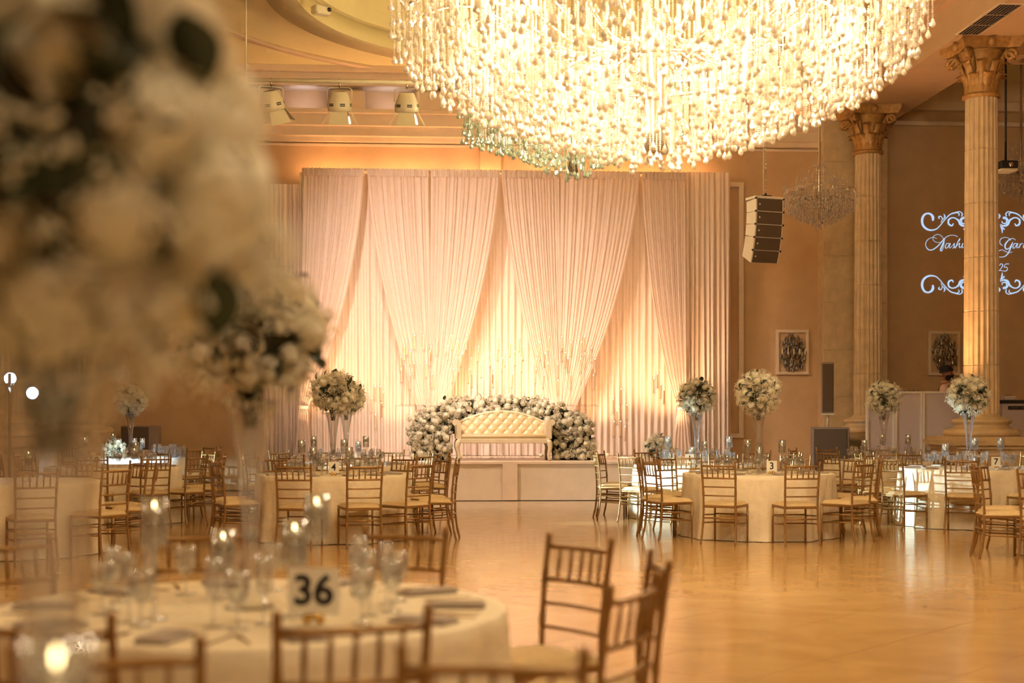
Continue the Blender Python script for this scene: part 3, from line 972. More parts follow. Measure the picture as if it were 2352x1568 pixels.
TAP = {
 'left cluster': [(275,275),(335,232),(403,235),(258,313),(303,352),(230,395),(447,352),(455,313),(503,275),(330,440),(422,440),(237,478),(298,527),(465,520)],
 'middle': [(583,313),(615,235),(658,278),(722,235),(686,367),(668,405),(808,320),(832,443),(620,487),(735,487),(765,520),(760,405),(963,240),(955,318),(900,362),(1010,362),(985,402),(1048,287),(1087,355),(912,478),(922,520),(1117,250),(1150,318),(1135,402),(1063,520),(1262,283),(1272,320),(1305,365),(1245,410),(1237,487),(1297,527),(1335,443),(1337,243)],
 'right cluster': [(1437,243),(1443,320),(1465,362),(1483,405),(1410,447),(1410,570),(1507,285),(1585,285),(1608,240),(1660,327),(1612,368),(1582,408),(1688,410),(1678,530),(1505,527)],
 'low group right of the flower arch': [(1885,635),(1825,713),(1930,755),(1852,797),(1833,880),(1878,878),(1915,917)],
 'low group left of the flower arch': [(37,617),(80,617),(95,660),(8,705),(88,740),(42,827)],
 'group beside the right drape tie': [(2130,555),(2158,520),(2180,600),(2205,640)],
}
for nm, lst in TAP.items():
    lst = sorted(lst)
    for i, (x, y) in enumerate(lst):
        px, py = 850 + x/3.267, 700 + y/3.267
        d = {'middle': 26.35, 'left cluster': 26.1, 'right cluster': 26.1}.get(nm, 26.6) + rng.uniform(-.12, .12)
        zb = ZS + .006
        if nm in ('left cluster', 'right cluster'): zb = Zat(932, 26.1) + .012
        wh = {'middle': 'behind the sofa', 'left cluster': 'on the clear left shelf', 'right cluster': 'on the clear right shelf'}.get(nm, '')
        lab = 'slim taper candle %s, %s' % (wh if wh else 'in the ' + nm, ordinal(i, len(lst)))
        taper(px, py, d, zb, lab, rng.uniform(-.04, .1) if nm == 'middle' else rng.uniform(-.02, .03), nm != 'middle')
for nm, a, b in (('left', 906, 1003), ('right', 1270, 1372)):
    q0, q1 = P(a, 26.1), P(b, 26.1); zz = Zat(932, 26.1)
    t = thing('candle_shelf', 'clear acrylic candle shelf on thin legs at the %s of the arch' % nm, 'shelf', ((q0.x+q1.x)/2, (q0.y+q1.y)/2, ZS + .006))
    w = (q1.x - q0.x)/2; z1 = zz - ZS - .006
    MB().bevel_box(-w, w, -.17, .17, z1 - .01, z1 + .012, .003).build('top', M['acrylic'], t, smooth=False)
    for sx in (-1, 1):
        for sy in (-1, 1):
            MB().box(sx*(w-.02)-.008, sx*(w-.02)+.008, sy*.15-.008, sy*.15+.008, 0, z1 - .01).build('leg', M['acrylic'], t, smooth=False)

# ------------------------------------------------------------------ chairs
def chair_proto():
    t = thing('chiavari_chair', 'proto', 'chair')
    def tube(name, pts, rad, seg=8):
        return MB().tube(pts, rad, seg).build(name, M['gold'], t)
    for s in (-1, 1):
        # rear leg and back post in one sweep, with bamboo knuckles
        path = [(s*.205, -.255, 0), (s*.20, -.225, .12), (s*.193, -.205, .28), (s*.19, -.2, .43), (s*.192, -.206, .58), (s*.196, -.225, .76), (s*.2, -.25, .925)]
        pts, rad = [], []
        for i in range(25):
            f = i/24*6; k = min(5, int(f)); u = f - k
            a, b_ = Vector(path[k]), Vector(path[k+1])
            pts.append(a.lerp(b_, u)); rad.append(.0125 + (.0028 if i in (3, 7, 12, 16, 20) else 0))
        pts.append(Vector((s*.201, -.252, .94))); rad.append(.015)
        pts.append(Vector((s*.201, -.253, .952))); rad.append(.009)
        tube('back_post', pts, rad)
        lp = [(s*.197, .195, 0), (s*.197, .195, .12), (s*.197, .195, .13), (s*.197, .195, .14), (s*.197, .195, .26), (s*.197, .195, .27), (s*.197, .195, .28), (s*.197, .195, .43)]
        tube('front_leg', lp, [.0115, .0125, .016, .0125, .0125, .016, .0125, .013])
        for z in (.335, .245):
            tube('side_stretcher', [(s*.193, -.205, z - .0), (s*.196, .0, z - .01), (s*.197, .195, z - .02)], [.008, .0095, .008], 6)
    def bow(z, y, r, dip=.025):
        return [( -.195 + .39*i/8, y - dip*math.sin(PI*i/8), z) for i in range(9)]
    tube('top_rail', bow(.893, -.245, 0), .0115)
    tube('back_rail', bow(.755, -.225, 0), .0105)
    tube('back_rail', bow(.655, -.214, 0, .018), .0085)
    tube('back_rail', bow(.555, -.205, 0, .014), .0085)
    for i in range(5):
        x = -.13 + i*.065
        yb = -.225 - .025*math.sin(PI*(x+.195)/.39); yt = -.245 - .025*math.sin(PI*(x+.195)/.39)
        tube('spindle', [(x, yb, .755), (x, (yb+yt)/2, .82), (x, yt, .893)], [.0065, .009, .0065], 6)
    tube('front_stretcher', [(-.197, .195, .325), (.197, .195, .325)], .009, 6)
    tube('front_stretcher', [(-.197, .195, .225), (.197, .195, .225)], .009, 6)
    tube('rear_stretcher', [(-.195, -.208, .30), (.195, -.208, .30)], .0095, 6)
    MB().bevel_box(-.207, .207, -.205, .212, .415, .442, .008).build('seat_frame', M['gold'], t, smooth=False)
    def cush(u, v):
        x = (u*2-1); y = (v*2-1)
        e = (1 - x**6) * (1 - y**6)
        return (x*.207, y*.207 + .003, .442 + .048*max(0, e)**.3)
    mb = MB().grid(cush, 14, 14)
    mb.bevel_box(-.208, .208, -.205, .211, .438, .458, .006)
    mb.build('cushion', M['cushion'], t)
    register(t)
    return t
CH0 = chair_proto(); CH0_USED = [False]

# ------------------------------------------------------------------ table ware meshes
def lathe_mesh(name, prof, m, seg=16, caps=False):
    return MB().lathe(prof, seg, caps).mesh(name, m)
VASE = lathe_mesh('vase_body', [(.001, .0), (.085, 0), (.09, .008), (.06, .03), (.028, .06), (.03, .09), (.055, .12), (.062, .155), (.052, .19), (.03, .215), (.030, .24), (.034, .32), (.042, .44), (.056, .56), (.074, .66), (.094, .73), (.098, .738),
                   (.094, .735), (.07, .66), (.052, .56), (.038, .44), (.030, .32), (.026, .25), (.001, .24)], M['vaseglass'], 28)
VBEAD = lathe_mesh('crystal_beads', [(.001, .245), (.024, .25), (.03, .30), (.034, .36), (.001, .37)], M['acrylic'], 10)
def goblet():
    return [lathe_mesh('bowl', [(.001, .075), (.018, .078), (.034, .1), (.041, .13), (.041, .16), (.036, .185), (.0345, .185), (.039, .16), (.039, .13), (.032, .102), (.001, .08)], M['glass'], 14),
            lathe_mesh('stem', [(.001, 0), (.036, 0), (.036, .003), (.008, .008), (.005, .03), (.006, .06), (.014, .077)], M['glass'], 10),
            lathe_mesh('water', [(.001, .082), (.031, .103), (.038, .13), (.0375, .145), (.001, .145)], M['water'], 12)]
def flute():
    return [lathe_mesh('bowl', [(.001, .09), (.012, .092), (.022, .115), (.028, .15), (.028, .19), (.024, .225), (.023, .225), (.0265, .19), (.0265, .15), (.02, .117), (.001, .094)], M['glass'], 12),
            lathe_mesh('stem', [(.001, 0), (.032, 0), (.032, .003), (.006, .008), (.004, .04), (.005, .075), (.012, .092)], M['glass'], 8)]
GOB, FLU = goblet(), flute()
def candle_parts(hs):
    hc = .16
    body = [(.001, hs), (.043, hs), (.045, hs + .004), (.045, hs + hc), (.043, hs + hc), (.043, hs + .008), (.001, hs + .007)]
    return [lathe_mesh('cylinder', body, M['glass'], 18),
            lathe_mesh('stem', [(.001, 0), (.042, 0), (.042, .004), (.012, .012), (.007, .04), (.012, hs*.5), (.007, hs*.6), (.009, hs - .015), (.02, hs)], M['glass'], 12),
            lathe_mesh('water', [(.001, hs + .009), (.042, hs + .009), (.042, hs + .095), (.001, hs + .095)], M['water'], 14),
            lathe_mesh('floating_candle', [(.001, hs + .08), (.028, hs + .08), (.037, hs + .1), (.035, hs + .118), (.001, hs + .122)], M['wax'], 14),
            MB().octa((0, 0, hs + .136), .005, .014).mesh('flame', M['flame'], False)]
CAND = [candle_parts(h_) for h_ in (.10, .17, .25)]
NAP = MB().bevel_box(-.055, .055, -.11, .11, 0, .012, .004).bevel_box(-.05, .035, -.105, .09, .012, .02, .003).mesh('napkin', M['napkin'], False)
PLATE = lathe_mesh('plate', [(.001, .004), (.08, .004), (.085, .006), (.135, .016), (.138, .018), (.135, .02), (.085, .011), (.001, .009)], M['plate'], 28)
FORK = MB().box(-.004, .004, -.10, .03, 0, .003).box(-.011, .011, .03, .05, 0, .003)
for k in range(4): FORK.box(-.011 + k*.0063, -.0077 + k*.0063, .05, .095, 0, .003)
FORK = FORK.mesh('fork', M['cutlery'], False)
KNIFE = MB().box(-.005, .005, -.11, .0, 0, .004).prism([(-.004, 0), (.008, 0), (.008, .002), (-.004, .002)], 0, .11).mesh('knife', M['cutlery'], False)
VOTIVE = [lathe_mesh('cup', [(.001, 0), (.032, 0), (.036, .06), (.034, .06), (.03, .004), (.001, .004)], M['glass'], 12),
          lathe_mesh('wax', [(.001, .005), (.029, .005), (.031, .03), (.001, .03)], M['wax'], 10),
          MB().octa((0, 0, .045), .006, .014).mesh('flame', M['flame'], False)]
def text_mesh(s, size, bold, m, depth=.001):
    cu = bpy.data.curves.new('numeral', 'FONT'); cu.body = s; cu.size = size
    cu.align_x = 'CENTER'; cu.align_y = 'CENTER'; cu.extrude = depth; cu.offset = bold; cu.resolution_u = 4
    o = bpy.data.objects.new('numeral', cu); col.objects.link(o)
    bpy.context.view_layer.update()
    me = bpy.data.meshes.new_from_object(o.evaluated_get(bpy.context.evaluated_depsgraph_get()))
    bpy.data.objects.remove(o); me.materials.clear(); me.materials.append(m)
    return me

ZT = .765
def cloth_mesh(name, m, seed, rad=.915, drop=True):
    r_ = random.Random(seed); ph = [r_.random()*6 for _ in range(8)]
    nA = 120
    rings = []
    for rr in (.001, .35, .7, .88, .905): rings.append([(rr*math.cos(2*PI*j/nA), rr*math.sin(2*PI*j/nA), ZT) for j in range(nA)])
    rows = 14
    for i in range(rows):
        v = i/(rows-1)
        z = (ZT - .006)*(1-v) + .006*v
        ringv = []
        for j in range(nA):
            a = 2*PI*j/nA
            w = (math.sin(9*a + ph[0]) + .7*math.sin(14*a + ph[1]) + .6*math.sin(23*a + ph[2]) + .4*math.sin(5*a+ph[3]))
            rr = rad + .03*v + w*(.004 + .022*v) + .004*math.sin(31*a + 11*v + ph[4])
            if v > .9: rr += .015*(v-.9)*10
            ringv.append((rr*math.cos(a), rr*math.sin(a), z))
        rings.append(ringv)
    mb = MB().loft(rings, True, False)
    return mb.mesh(name, m)
TOPM = lathe_mesh('tabletop', [(.001, .72), (.88, .72), (.89, .74), (.88, .758), (.001, .758)], M['soffit'], 48)
PEDM = lathe_mesh('pedestal', [(.32, 0), (.3, .03), (.05, .06), (.045, .7), (.25, .72)], M['dark'], 16)

TABLES = []
def table(px, d, angles, desc, number=None, variant=0, white=False, near=False, seed=0, rchair=1.40, cand=((40, .28, 1), (150, .27, 2), (265, .3, 0)), card=None, bq=1.0, goblets=True, vase=True, chair_filter=True, bouquet_label=None):
    c = P(px, d)
    def off(lat, dep): return Vector((lat*CS + dep*SN, -lat*SN + dep*CS, 0))
    t = thing('round_table', 'round table under a %s floor-length cloth, %s' % ('white' if white else 'crinkled ivory', desc), 'table', (c.x, c.y, 0), seed*.7)
    add('tabletop', TOPM, t); add('pedestal', PEDM, t)
    add('tablecloth', cloth_mesh('tablecloth', M['whitecloth' if white else 'cloth'], seed + 50), t)
    # chairs
    chs = []
    for a in angles:
        ar = R(a) + rng.uniform(-.03, .03); rr = rchair - .20 + rng.uniform(0, .06)
        o_ = off(rr*math.sin(ar), -rr*math.cos(ar))
        pos = c + o_
        fx = off(-math.sin(ar), math.cos(ar))
        rz = math.atan2(-fx.x, fx.y) + rng.uniform(-.06, .06)
        ppx, pd = pxof(pos)
        if pd < .5 or ppx < -260 or ppx > 2620: continue
        chs.append((ppx, pd, pos, rz))
    for side in ('near', 'far'):
        grp = sorted([q for q in chs if (q[1] < d) == (side == 'near')])
        for i, (ppx, pd, pos, rz) in enumerate(grp):
            lab = 'gold chiavari chair on the %s side of %s, %s' % (side, desc, ordinal(i, len(grp)))
            gname = 'chairs around ' + desc
            if not CH0_USED[0]:
                CH0_USED[0] = True
                CH0.location = (pos.x, pos.y, 0); CH0.rotation_euler = (0, 0, rz); CH0['label'] = lab; CH0['group'] = gname
            else:
                copy_tree(CH0, (pos.x, pos.y, 0), rz, lab, gname)
    z = ZT + .001
    if vase:
        v = thing('trumpet_vase', 'tall clear trumpet vase standing on ' + desc, 'vase', (c.x, c.y, z))
        add('vase_body', VASE, v); add('crystal_beads', VBEAD, v)
        bouquet((c.x, c.y, z + .735 + .245*bq), seed*1.3, variant, bouquet_label or 'ball bouquet of cream roses in the tall vase on ' + desc, bq)
    # floating candles in stemmed cylinders
    cl = []
    for (a, rr, k) in cand:
        o_ = off(rr*math.sin(R(a)), -rr*math.cos(R(a))); cl.append((pxof(c + o_)[0], c + o_, k))
    cl.sort(key=lambda q: q[0])
    for i, (ppx, pos, k) in enumerate(cl):
        q = thing('candle_holder', 'stemmed glass with floating candle on %s, %s' % (desc, ordinal(i, len(cl))), 'candle', (pos.x, pos.y, z), 0, 'floating candles on ' + desc)
        for nm, me in zip(('cylinder', 'stem', 'water', 'floating_candle', 'flame'), CAND[k]): add(nm, me, q)
    # place settings
    sets = {'goblet': [], 'flute': [], 'napkin': [], 'plate': [], 'fork': [], 'knife': []}
    for a in (angles if goblets else []):
        ar = R(a)
        def at(rad, tang):
            return c + off(rad*math.sin(ar) + tang*math.cos(ar), -rad*math.cos(ar) + tang*math.sin(ar))
        fx = off(-math.sin(ar), math.cos(ar)); rz = math.atan2(-fx.x, fx.y)
        j = lambda: rng.uniform(-.02, .02)
        sets['goblet'].append((at(.50 + j(), .15 + j()), rz)); sets['flute'].append((at(.47 + j(), .06 + j()), rz))
        sets['napkin'].append((at(.73, 0), rz + rng.uniform(-.1, .1)))
        if near:
            sets['fork'].append((at(.72, -.17), rz)); sets['knife'].append((at(.72, .17), rz))
    if number:
        ca_, cr_ = card or (20, .42)
        cpos = c + off(cr_*math.sin(R(ca_)), -cr_*math.cos(R(ca_)))
        for nm in ('goblet', 'flute'):
            for i_, (p_, rz) in enumerate(sets[nm]):
                dv = p_ - cpos
                if abs(pxof(p_)[0] - pxof(cpos)[0]) / FPX * d < .14 and dv.length < .3 and pxof(p_)[1] < d + .1:
                    sg = 1 if pxof(p_)[0] > pxof(cpos)[0] else -1
                    sets[nm][i_] = (p_ + off(sg*.13, 0), rz)
    for nm, lst in sets.items():
        lst = [(pxof(p_)[0], pxof(p_)[1], p_, rz) for p_, rz in lst]
        lst = [q for q in lst if q[1] > .8 and -150 < q[0] < 2500]
        for side in ('near', 'far'):
            grp = sorted([q for q in lst if (q[1] < d) == (side == 'near')], key=lambda q: q[0])
            for i, (ppx, pd, p_, rz) in enumerate(grp):
                word = {'goblet': 'water goblet', 'flute': 'champagne flute', 'napkin': 'folded linen napkin', 'plate': 'white dinner plate', 'fork': 'fork', 'knife': 'knife'}[nm]
                lab = '%s at the %s side of %s, %s' % (word, side, desc, ordinal(i, len(grp)))
                gr = '%ss on %s' % (word if nm != 'knife' else 'table knive', desc)
                if nm in ('goblet', 'flute'):
                    q = thing('water_goblet' if nm == 'goblet' else 'champagne_flute', lab, 'glass', (p_.x, p_.y, z), 0, gr)
                    for n2, me in zip(('bowl', 'stem', 'water'), GOB if nm == 'goblet' else FLU): add(n2, me, q)
                else:
                    me = {'napkin': NAP, 'plate': PLATE, 'fork': FORK, 'knife': KNIFE}[nm]
                    zz = z
                    add(nm if nm != 'knife' else 'table_knife', me, None, (p_.x, p_.y, zz), rz, None, lab, nm if nm != 'knife' else 'knife', gr)
    if number:
        a, rr = card or (20, .42)
        o_ = off(rr*math.sin(R(a)), -rr*math.cos(R(a)))
        q = thing('table_number', 'white number card on a brass base on %s' % desc, 'sign', (c.x + o_.x, c.y + o_.y, z), -YAW + rng.uniform(-.1, .1))
        w = .085 if len(number) > 1 else .062
        hgt = .155 if len(number) > 1 else .13
        MB().bevel_box(-w, w, -.0015, .0015, .03, .03 + hgt, .001).build('card', M['card'], q, smooth=False)
        MB().sphere((-.022, 0, .016), .016, 10, 6).sphere((.022, 0, .016), .016, 10, 6).box(-.03, .03, -.005, .005, .016, .034).build('base', M['brass'], q)
        tm = text_mesh(number, .135 if len(number) > 1 else .115, .004 if len(number) > 1 else .0015, M['ink'])
        add('numeral', tm, q, (0, -.0025, .03 + hgt*.5), (R(90), 0, 0))
    return c

EVEN = lambda a0: [((a0 + 36*k + 180) % 360) - 180 for k in range(10)]
C100 = ((30, .30, 0), (95, .26, 1), (-40, .28, 2), (200, .25, 1))
table(575, 5.07, [22, 61, 92, 124, 162, 200, 235, 270, 310, -10], 'table thirty-six', '36', 1, near=True, seed=1,
      cand=((40, .30, 1), (-42, .40, 2), (72, .26, 2), (210, .3, 0)), card=(35, .49))
table(1742, 17.4, [-29, 9, 43, 80, 115, 152, -172, -136, -98, -69], 'table three', '3', 0, seed=2, card=(12, .42),
      cand=((-8, .33, 1), (32, .42, 2), (-35, .3, 2), (170, .3, 0)))
table(1600, 20.5, [-83, -47, -11, 25, 61, 97, 133, 169, -155, -113], 'table one', '1', 2, seed=3, card=(-20, .45), cand=((60, .5, 2), (-70, .45, 2), (-20, .3, 0), (150, .3, 1)))
table(765, 17.05, [-11, 22, 50, 84, 118, 150, -172, -140, -92, -58], 'table four', '4', 2, seed=4, card=(8, .5), cand=((-20, .5, 1), (40, .35, 1), (-60, .4, 2), (160, .3, 2)))
table(795, 20.5, EVEN(15), 'table two', '2', 1, seed=5, card=(15, .6), cand=((60, .35, 2), (-60, .5, 2), (150, .3, 1)))
table(2225, 19.1, [-60, -21, 17, 52, 88, 125, 160, -165, -130, -97], 'table seven', '7', 1, seed=6, card=(25, .5), cand=((-65, .4, 1), (45, .45, 2), (0, .25, 2)))
table(2030, 22.3, EVEN(-12), 'the booth-side table', None, 0, seed=7, cand=((-50, .5, 1), (50, .4, 2), (170, .25, 2)))
table(262, 19.7, [-150, 170, 130, 95, 62, 38, 5, -30, -65, -105], 'table eight', '8', 1, seed=8, card=(-15, .45), cand=((-60, .4, 2), (80, .3, 0), (120, .3, 1)), vase=False)
table(300, 24.2, [60, 95, 130, 165, -160, -120], 'the far-left sweets table', None, 0, white=True, seed=9, cand=((40, .45, 1), (30, .25, 1), (-40, .35, 2), (-30, .55, 0)))
table(30, 15.2, [64, 100, 135, 28, 172], 'the half-hidden left table', None, 2, seed=10, goblets=False, cand=((50, .3, 1),), vase=False)
table(2575, 14.6, [-92, -128, -55], 'the right-edge table', None, 1, seed=11, goblets=False, cand=((-50, .3, 1),))
# foreground table by the lens: its vase and bouquet fill the left of the frame
table(60, 1.62, [], 'the foreground table', None, 0, seed=12, goblets=False, cand=(), near=True, vase=False)
q = P(120, 1.95)
v = thing('trumpet_vase', 'tall clear trumpet vase, blurred, at the lower left in the foreground', 'vase', (q.x, q.y, ZT + .001))
add('vase_body', VASE, v); add('crystal_beads', VBEAD, v)
bouquet((q.x, q.y, ZT + .736 + .28), .4, 0, 'huge out-of-focus cream rose bouquet filling the upper left foreground', 1.14)
q = P(130, 1.74)
v = thing('candle_holder', 'stemmed glass with floating candle, blurred, at the lower left corner', 'candle', (q.x, q.y, ZT + .001))
for nm, me in zip(('cylinder', 'stem', 'water', 'floating_candle', 'flame'), CAND[2]): add(nm, me, v)
T0 = P(60, 1.62)
for px, d, lab in ((255, 3.12, 'blurred gold chair at the bottom edge, left of centre, facing the camera'), (1125, 3.05, 'gold chair cut by the bottom edge near the middle, facing the camera')):
    pos = P(px, d); dv = T0 + Vector((.3, 0, 0)) - pos; dv.z = 0; dv.normalize()
    rz = math.atan2(-dv.x, dv.y)
    seat = pos + dv * .22
    copy_tree(CH0, (seat.x, seat.y, 0), rz, lab, 'chairs at the foreground table')

# extra glass cylinders and low flowers of the sweets table
c9 = P(300, 24.2)
for i, (px, hh) in enumerate(((384, .2), (393, .23), (402, .23), (409, .19), (416, .19), (424, .18))):
    q = P(px, 23.95 + .1*(i % 2))
    t = thing('glass_cylinder', 'tall clear glass on the far-left sweets table, %s of the row' % ordinal(i, 6), 'glass', (q.x, q.y, ZT + .001), 0, 'clear glasses on the sweets table')
    MB().lathe([(.001, 0), (.034, 0), (.036, .004), (.036, hh), (.0335, hh), (.033, .012), (.001, .012)], 14, False).build('wall', M['glass'], t)
    MB().lathe([(.001, .013), (.0325, .013), (.0325, .03), (.001, .03)], 12, False).build('thick_base', M['acrylic'], t)
q = P(262, 23.8)
lowf = thing('flower_arrangement', 'low white hydrangea cluster lit cool on the sweets table', 'bouquet', (q.x, q.y, ZT + .12))
put_spec(lowf, [s_ for s_ in SPECS[2] if s_[2].z > -.11]); add('moss_core', CORE, lowf); add('baby_breath', BREATH[2], lowf, kind='stuff')
lowf.scale = (.75, .75, .75); lowf.location.z = ZT + .115

# ------------------------------------------------------------------ chandeliers
def strand_mesh(L, m, nb, drop, br, seed):
    mb = MB(); r_ = random.Random(seed)
    n = max(2, int((L - drop) / (br*2.1)))
    for i in range(n):
        mb.octa((0, 0, -i*br*2.1 - br), br)
    z0 = -n*br*2.1
    mb.lathe([(.002, z0), (drop*.16, z0 - drop*.28), (drop*.30, z0 - drop*.62), (drop*.27, z0 - drop*.82), (.002, z0 - drop)], 6, False)
    return mb.mesh('crystal_strand', m, False)
def chandelier(name_label, loc, Rr, prof, m, nmain, seed, drop, lens, chain_top, arms, bulbs, stuff_n, thick=1.0, crown=()):
    """prof: list (r, z) = lower envelope of the crystal curtain, z relative to the tip"""
    r_ = random.Random(seed)
    t = thing('chandelier', name_label, 'chandelier', loc)
    top = prof[-1][1]
    def env(r):
        for (a, za), (b, zb) in zip(prof[:-1], prof[1:]):
            if r <= b: return za + (zb - za)*(r - a)/max(1e-6, b - a)
        return top
    meshes = [strand_mesh(L, m, 8, drop, drop*.11, k) for k, L in enumerate(lens)]
    cand = []
    for i in range(nmain):
        r = Rr * math.sqrt((i + .5)/nmain); a = i*2.39996 + r_.uniform(-.1, .1)
        L = k = r_.randrange(len(lens))
        cand.append((r, a, k, env(r) + lens[k] + r_.uniform(0, .10)))
    for i in range(stuff_n):     # inner tiers higher up
        r = Rr * math.sqrt(r_.uniform(.05, .98)); a = r_.uniform(0, 2*PI); k = r_.randrange(len(lens))
        cand.append((r, a, k, env(r) + lens[k] + r_.uniform(.15, .75)*thick))
    for (rc_, zc_, n_) in crown:
        for i in range(n_):
            a = 2*PI*i/n_ + rc_*9; k = r_.randrange(2)
            cand.append((rc_*r_.uniform(.7, 1), a, k, zc_ + lens[k]))
    # the strands seen first from the hall are separate parts
    def order(q): return (q[3] - lens[q[2]]) - env(q[0]) + (.25 if math.sin(q[1]) > .2 else 0)
    cand.sort(key=order)
    for (r, a, k, z) in cand[:300]:
        add('crystal_strand', meshes[k], t, (r*math.cos(a), r*math.sin(a), z), a)
    if len(cand) > 300:
        mb = MB()
        arrs = [(np.array([v.co[:] for v in me.vertices]), [list(p_.vertices) for p_ in me.polygons]) for me in meshes]
        for (r, a, k, z) in cand[300:]:
            v, f = arrs[k]; b = len(mb.v)
            mb.v.extend(map(tuple, v + np.array((r*math.cos(a), r*math.sin(a), z))))
            mb.f.extend([[b + i for i in q] for q in f])
        mb.build('inner_crystals', m, t, smooth=False, kind='stuff')
    # frame: rings, stem and S-shaped arms with candle lamps
    MB().lathe([(.05*Rr, prof[0][1] + .2), (.03*Rr, prof[0][1] + .4), (.05*Rr, top*.8), (.02, top + .1), (.02, chain_top)], 12).build('stem', M['chrome'], t)
    for f_ in (.35, .7, .97):
        r = Rr*f_; z = env(r) + max(lens) + .06
        MB().tube([(r*math.cos(2*PI*i/48), r*math.sin(2*PI*i/48), z) for i in range(49)], .012*max(.4, Rr/2), 6, False).build('ring', M['chrome'], t)
    sh = MB()
    za = top*.75 + .25*thick
    am = MB().tube([(.08*Rr + (Rr*.92 - .08*Rr)*i/14, 0, za + .16*Rr*.5*math.sin(i/14*2*PI)*-1 + .10*Rr*(i/14)) for i in range(15)], .014*max(.4, Rr/2), 6).mesh('arm', M['chrome'])
    ze = za + .10*Rr
    cu = MB().lathe([(.002, 0), (.05, .01), (.055, .03), (.02, .035), (.02, .13), (.002, .135)], 10); 
    cum = cu.mesh('candle_cup', M['wax'])
    sc2 = max(.45, Rr/2.3)
    bm = MB().lathe([(.002, .13), (.016, .15), (.02, .175), (.012, .21), (.002, .235)], 8).mesh('bulb', M['bulb'])
    for k in range(arms):
        a = 2*PI*k/arms + .1
        ao = add('arm', am, t, (0,0,0), a)
        if bulbs:
            for f_ in ((.92, .5) if k % 2 else (.92,)):
                i = (f_ - .08)/(.84)*1.0
                zz = za - .08*Rr*math.sin(i*2*PI) + .10*Rr*i
                co = add('candle_cup', cum, ao, (Rr*f_, 0, zz), None, sc2)
                add('bulb', bm, ao, (Rr*f_, 0, zz), None, sc2)
        else:
            add('candle_cup', cum, ao, (Rr*.92, 0, ze), None, sc2)
    return t
PR1 = [(0, 0), (.25, .03), (.69, .17), (1.28, .36), (2.03, .71), (2.30, .95), (2.36, 1.25)]
chandelier('huge blazing crystal chandelier filling the top middle of the hall', (CHX, CHY, Zat(405, 12.5)), 2.36, PR1, M['crystal'], 1000, 5, .082, (.32, .42, .52, .62), ZC - Zat(405, 12.5), 24, True, 1300)
PR2 = [(0, 0), (.3, .10), (.6, .28), (.95, .42), (1.3, .55), (1.75, .66), (1.85, 1.3)]
chandelier('second crystal chandelier with pale green drops hanging behind the big one', (C2X, C2Y, Zat(425, 22.3)), 1.85, PR2, M['crystal_g'], 420, 6, .11, (.34, .46, .58), 9.0 - Zat(425, 22.3), 16, True, 250)
d3 = 24.0
PR3 = [(0, 0), (.1, .07), (.3, .17), (.5, .27), (.62, .42), (.625, .6)]
CROWN = ((.58, .5, 40), (.5, .62, 36), (.4, .75, 30), (.3, .88, 24), (.2, 1.0, 16), (.12, 1.1, 10))
q = P(1882, d3)
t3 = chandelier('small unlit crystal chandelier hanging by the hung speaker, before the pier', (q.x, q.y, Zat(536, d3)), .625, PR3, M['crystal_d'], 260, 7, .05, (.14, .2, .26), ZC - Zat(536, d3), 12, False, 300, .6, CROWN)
# upper crown of the small chandelier
q = P(2345, 26.0)
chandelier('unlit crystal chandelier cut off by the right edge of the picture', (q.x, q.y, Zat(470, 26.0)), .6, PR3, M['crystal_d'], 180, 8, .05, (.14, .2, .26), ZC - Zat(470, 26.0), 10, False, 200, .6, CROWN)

# ------------------------------------------------------------------ hung line-array speaker
dL = 22.5
ppm = FPX / dL
q = P(1768, dL)
ztop = Zat(456, dL)
la = thing('line_array', 'cream line-array speaker of five boxes hanging from a chain', 'speaker', (q.x, q.y, ztop), R(22) - YAW)
bxw, bxh, bxd = .50, .205, .34
ang = 0; yy_, zz_ = 0, 0
for k in range(5):
    hh = bxh
    m_ = Matrix.Translation((0, yy_, zz_)) @ Matrix.Rotation(ang, 4, 'X')
    mb = MB(); mb.m = m_
    mb.loft([[(-bxw/2, 0, z_), (bxw/2, 0, z_), (bxw/2*.86, bxd, z_ * .8 - .02), (-bxw/2*.86, bxd, z_ * .8 - .02)] for z_ in (-hh, 0)], True, True)
    o_ = mb.build('speaker_box', M['speakerwhite'], la, smooth=False)
    mb = MB(); mb.m = m_; mb.bevel_box(-bxw/2 + .02, bxw/2 - .02, -.012, .002, -hh + .006, -.006, .003); mb.build('grille', M['grille'], o_, smooth=False)
    mb = MB(); mb.m = m_; mb.box(-bxw/2 - .012, -bxw/2 + .008, -.02, .02, -.014, .014).box(bxw/2 - .008, bxw/2 + .012, -.02, .02, -.014, .014); mb.build('pin', M['dark'], o_, smooth=False)
    mb = MB(); mb.m = m_; mb.box(-bxw/2 + .05, -bxw/2 + .075, -.014, -.011, -.11, -.085); mb.build('badge', M['speakerwhite'], o_, smooth=False)
    yy_ += -hh*math.sin(-ang)*1.0; zz_ += -hh*math.cos(ang); ang += R(4.5 if k < 3 else 7)
MB().box(-bxw/2 - .01, bxw/2 + .01, -.01, .3, .0, .035).build('top_frame', M['speakerwhite'], la, smooth=False)
ck = MB()
for i in range(int((ZC - ztop)/.06)):
    zz_ = .08 + i*.06
    pts_ = [(.012*math.cos(2*PI*j/8), .026*math.sin(2*PI*j/8)) for j in range(9)]
    ck.tube([((x if i % 2 else 0), .12 + (0 if i % 2 else x), zz_ + y) for x, y in pts_], .005, 4, False)
ck.build('chain', M['chrome'], la)
MB().box(-.06, .1, .1, .14, .035, .07).tube([(0, .12, .03), (0, .12, .1)], .02, 8).build('hoist_hook', M['dark'], la)
MB().tube([(-.03, .14, .03), (-.03, .14, ZC - ztop)], .007, 5).build('cable', M['whitemetal'], la)

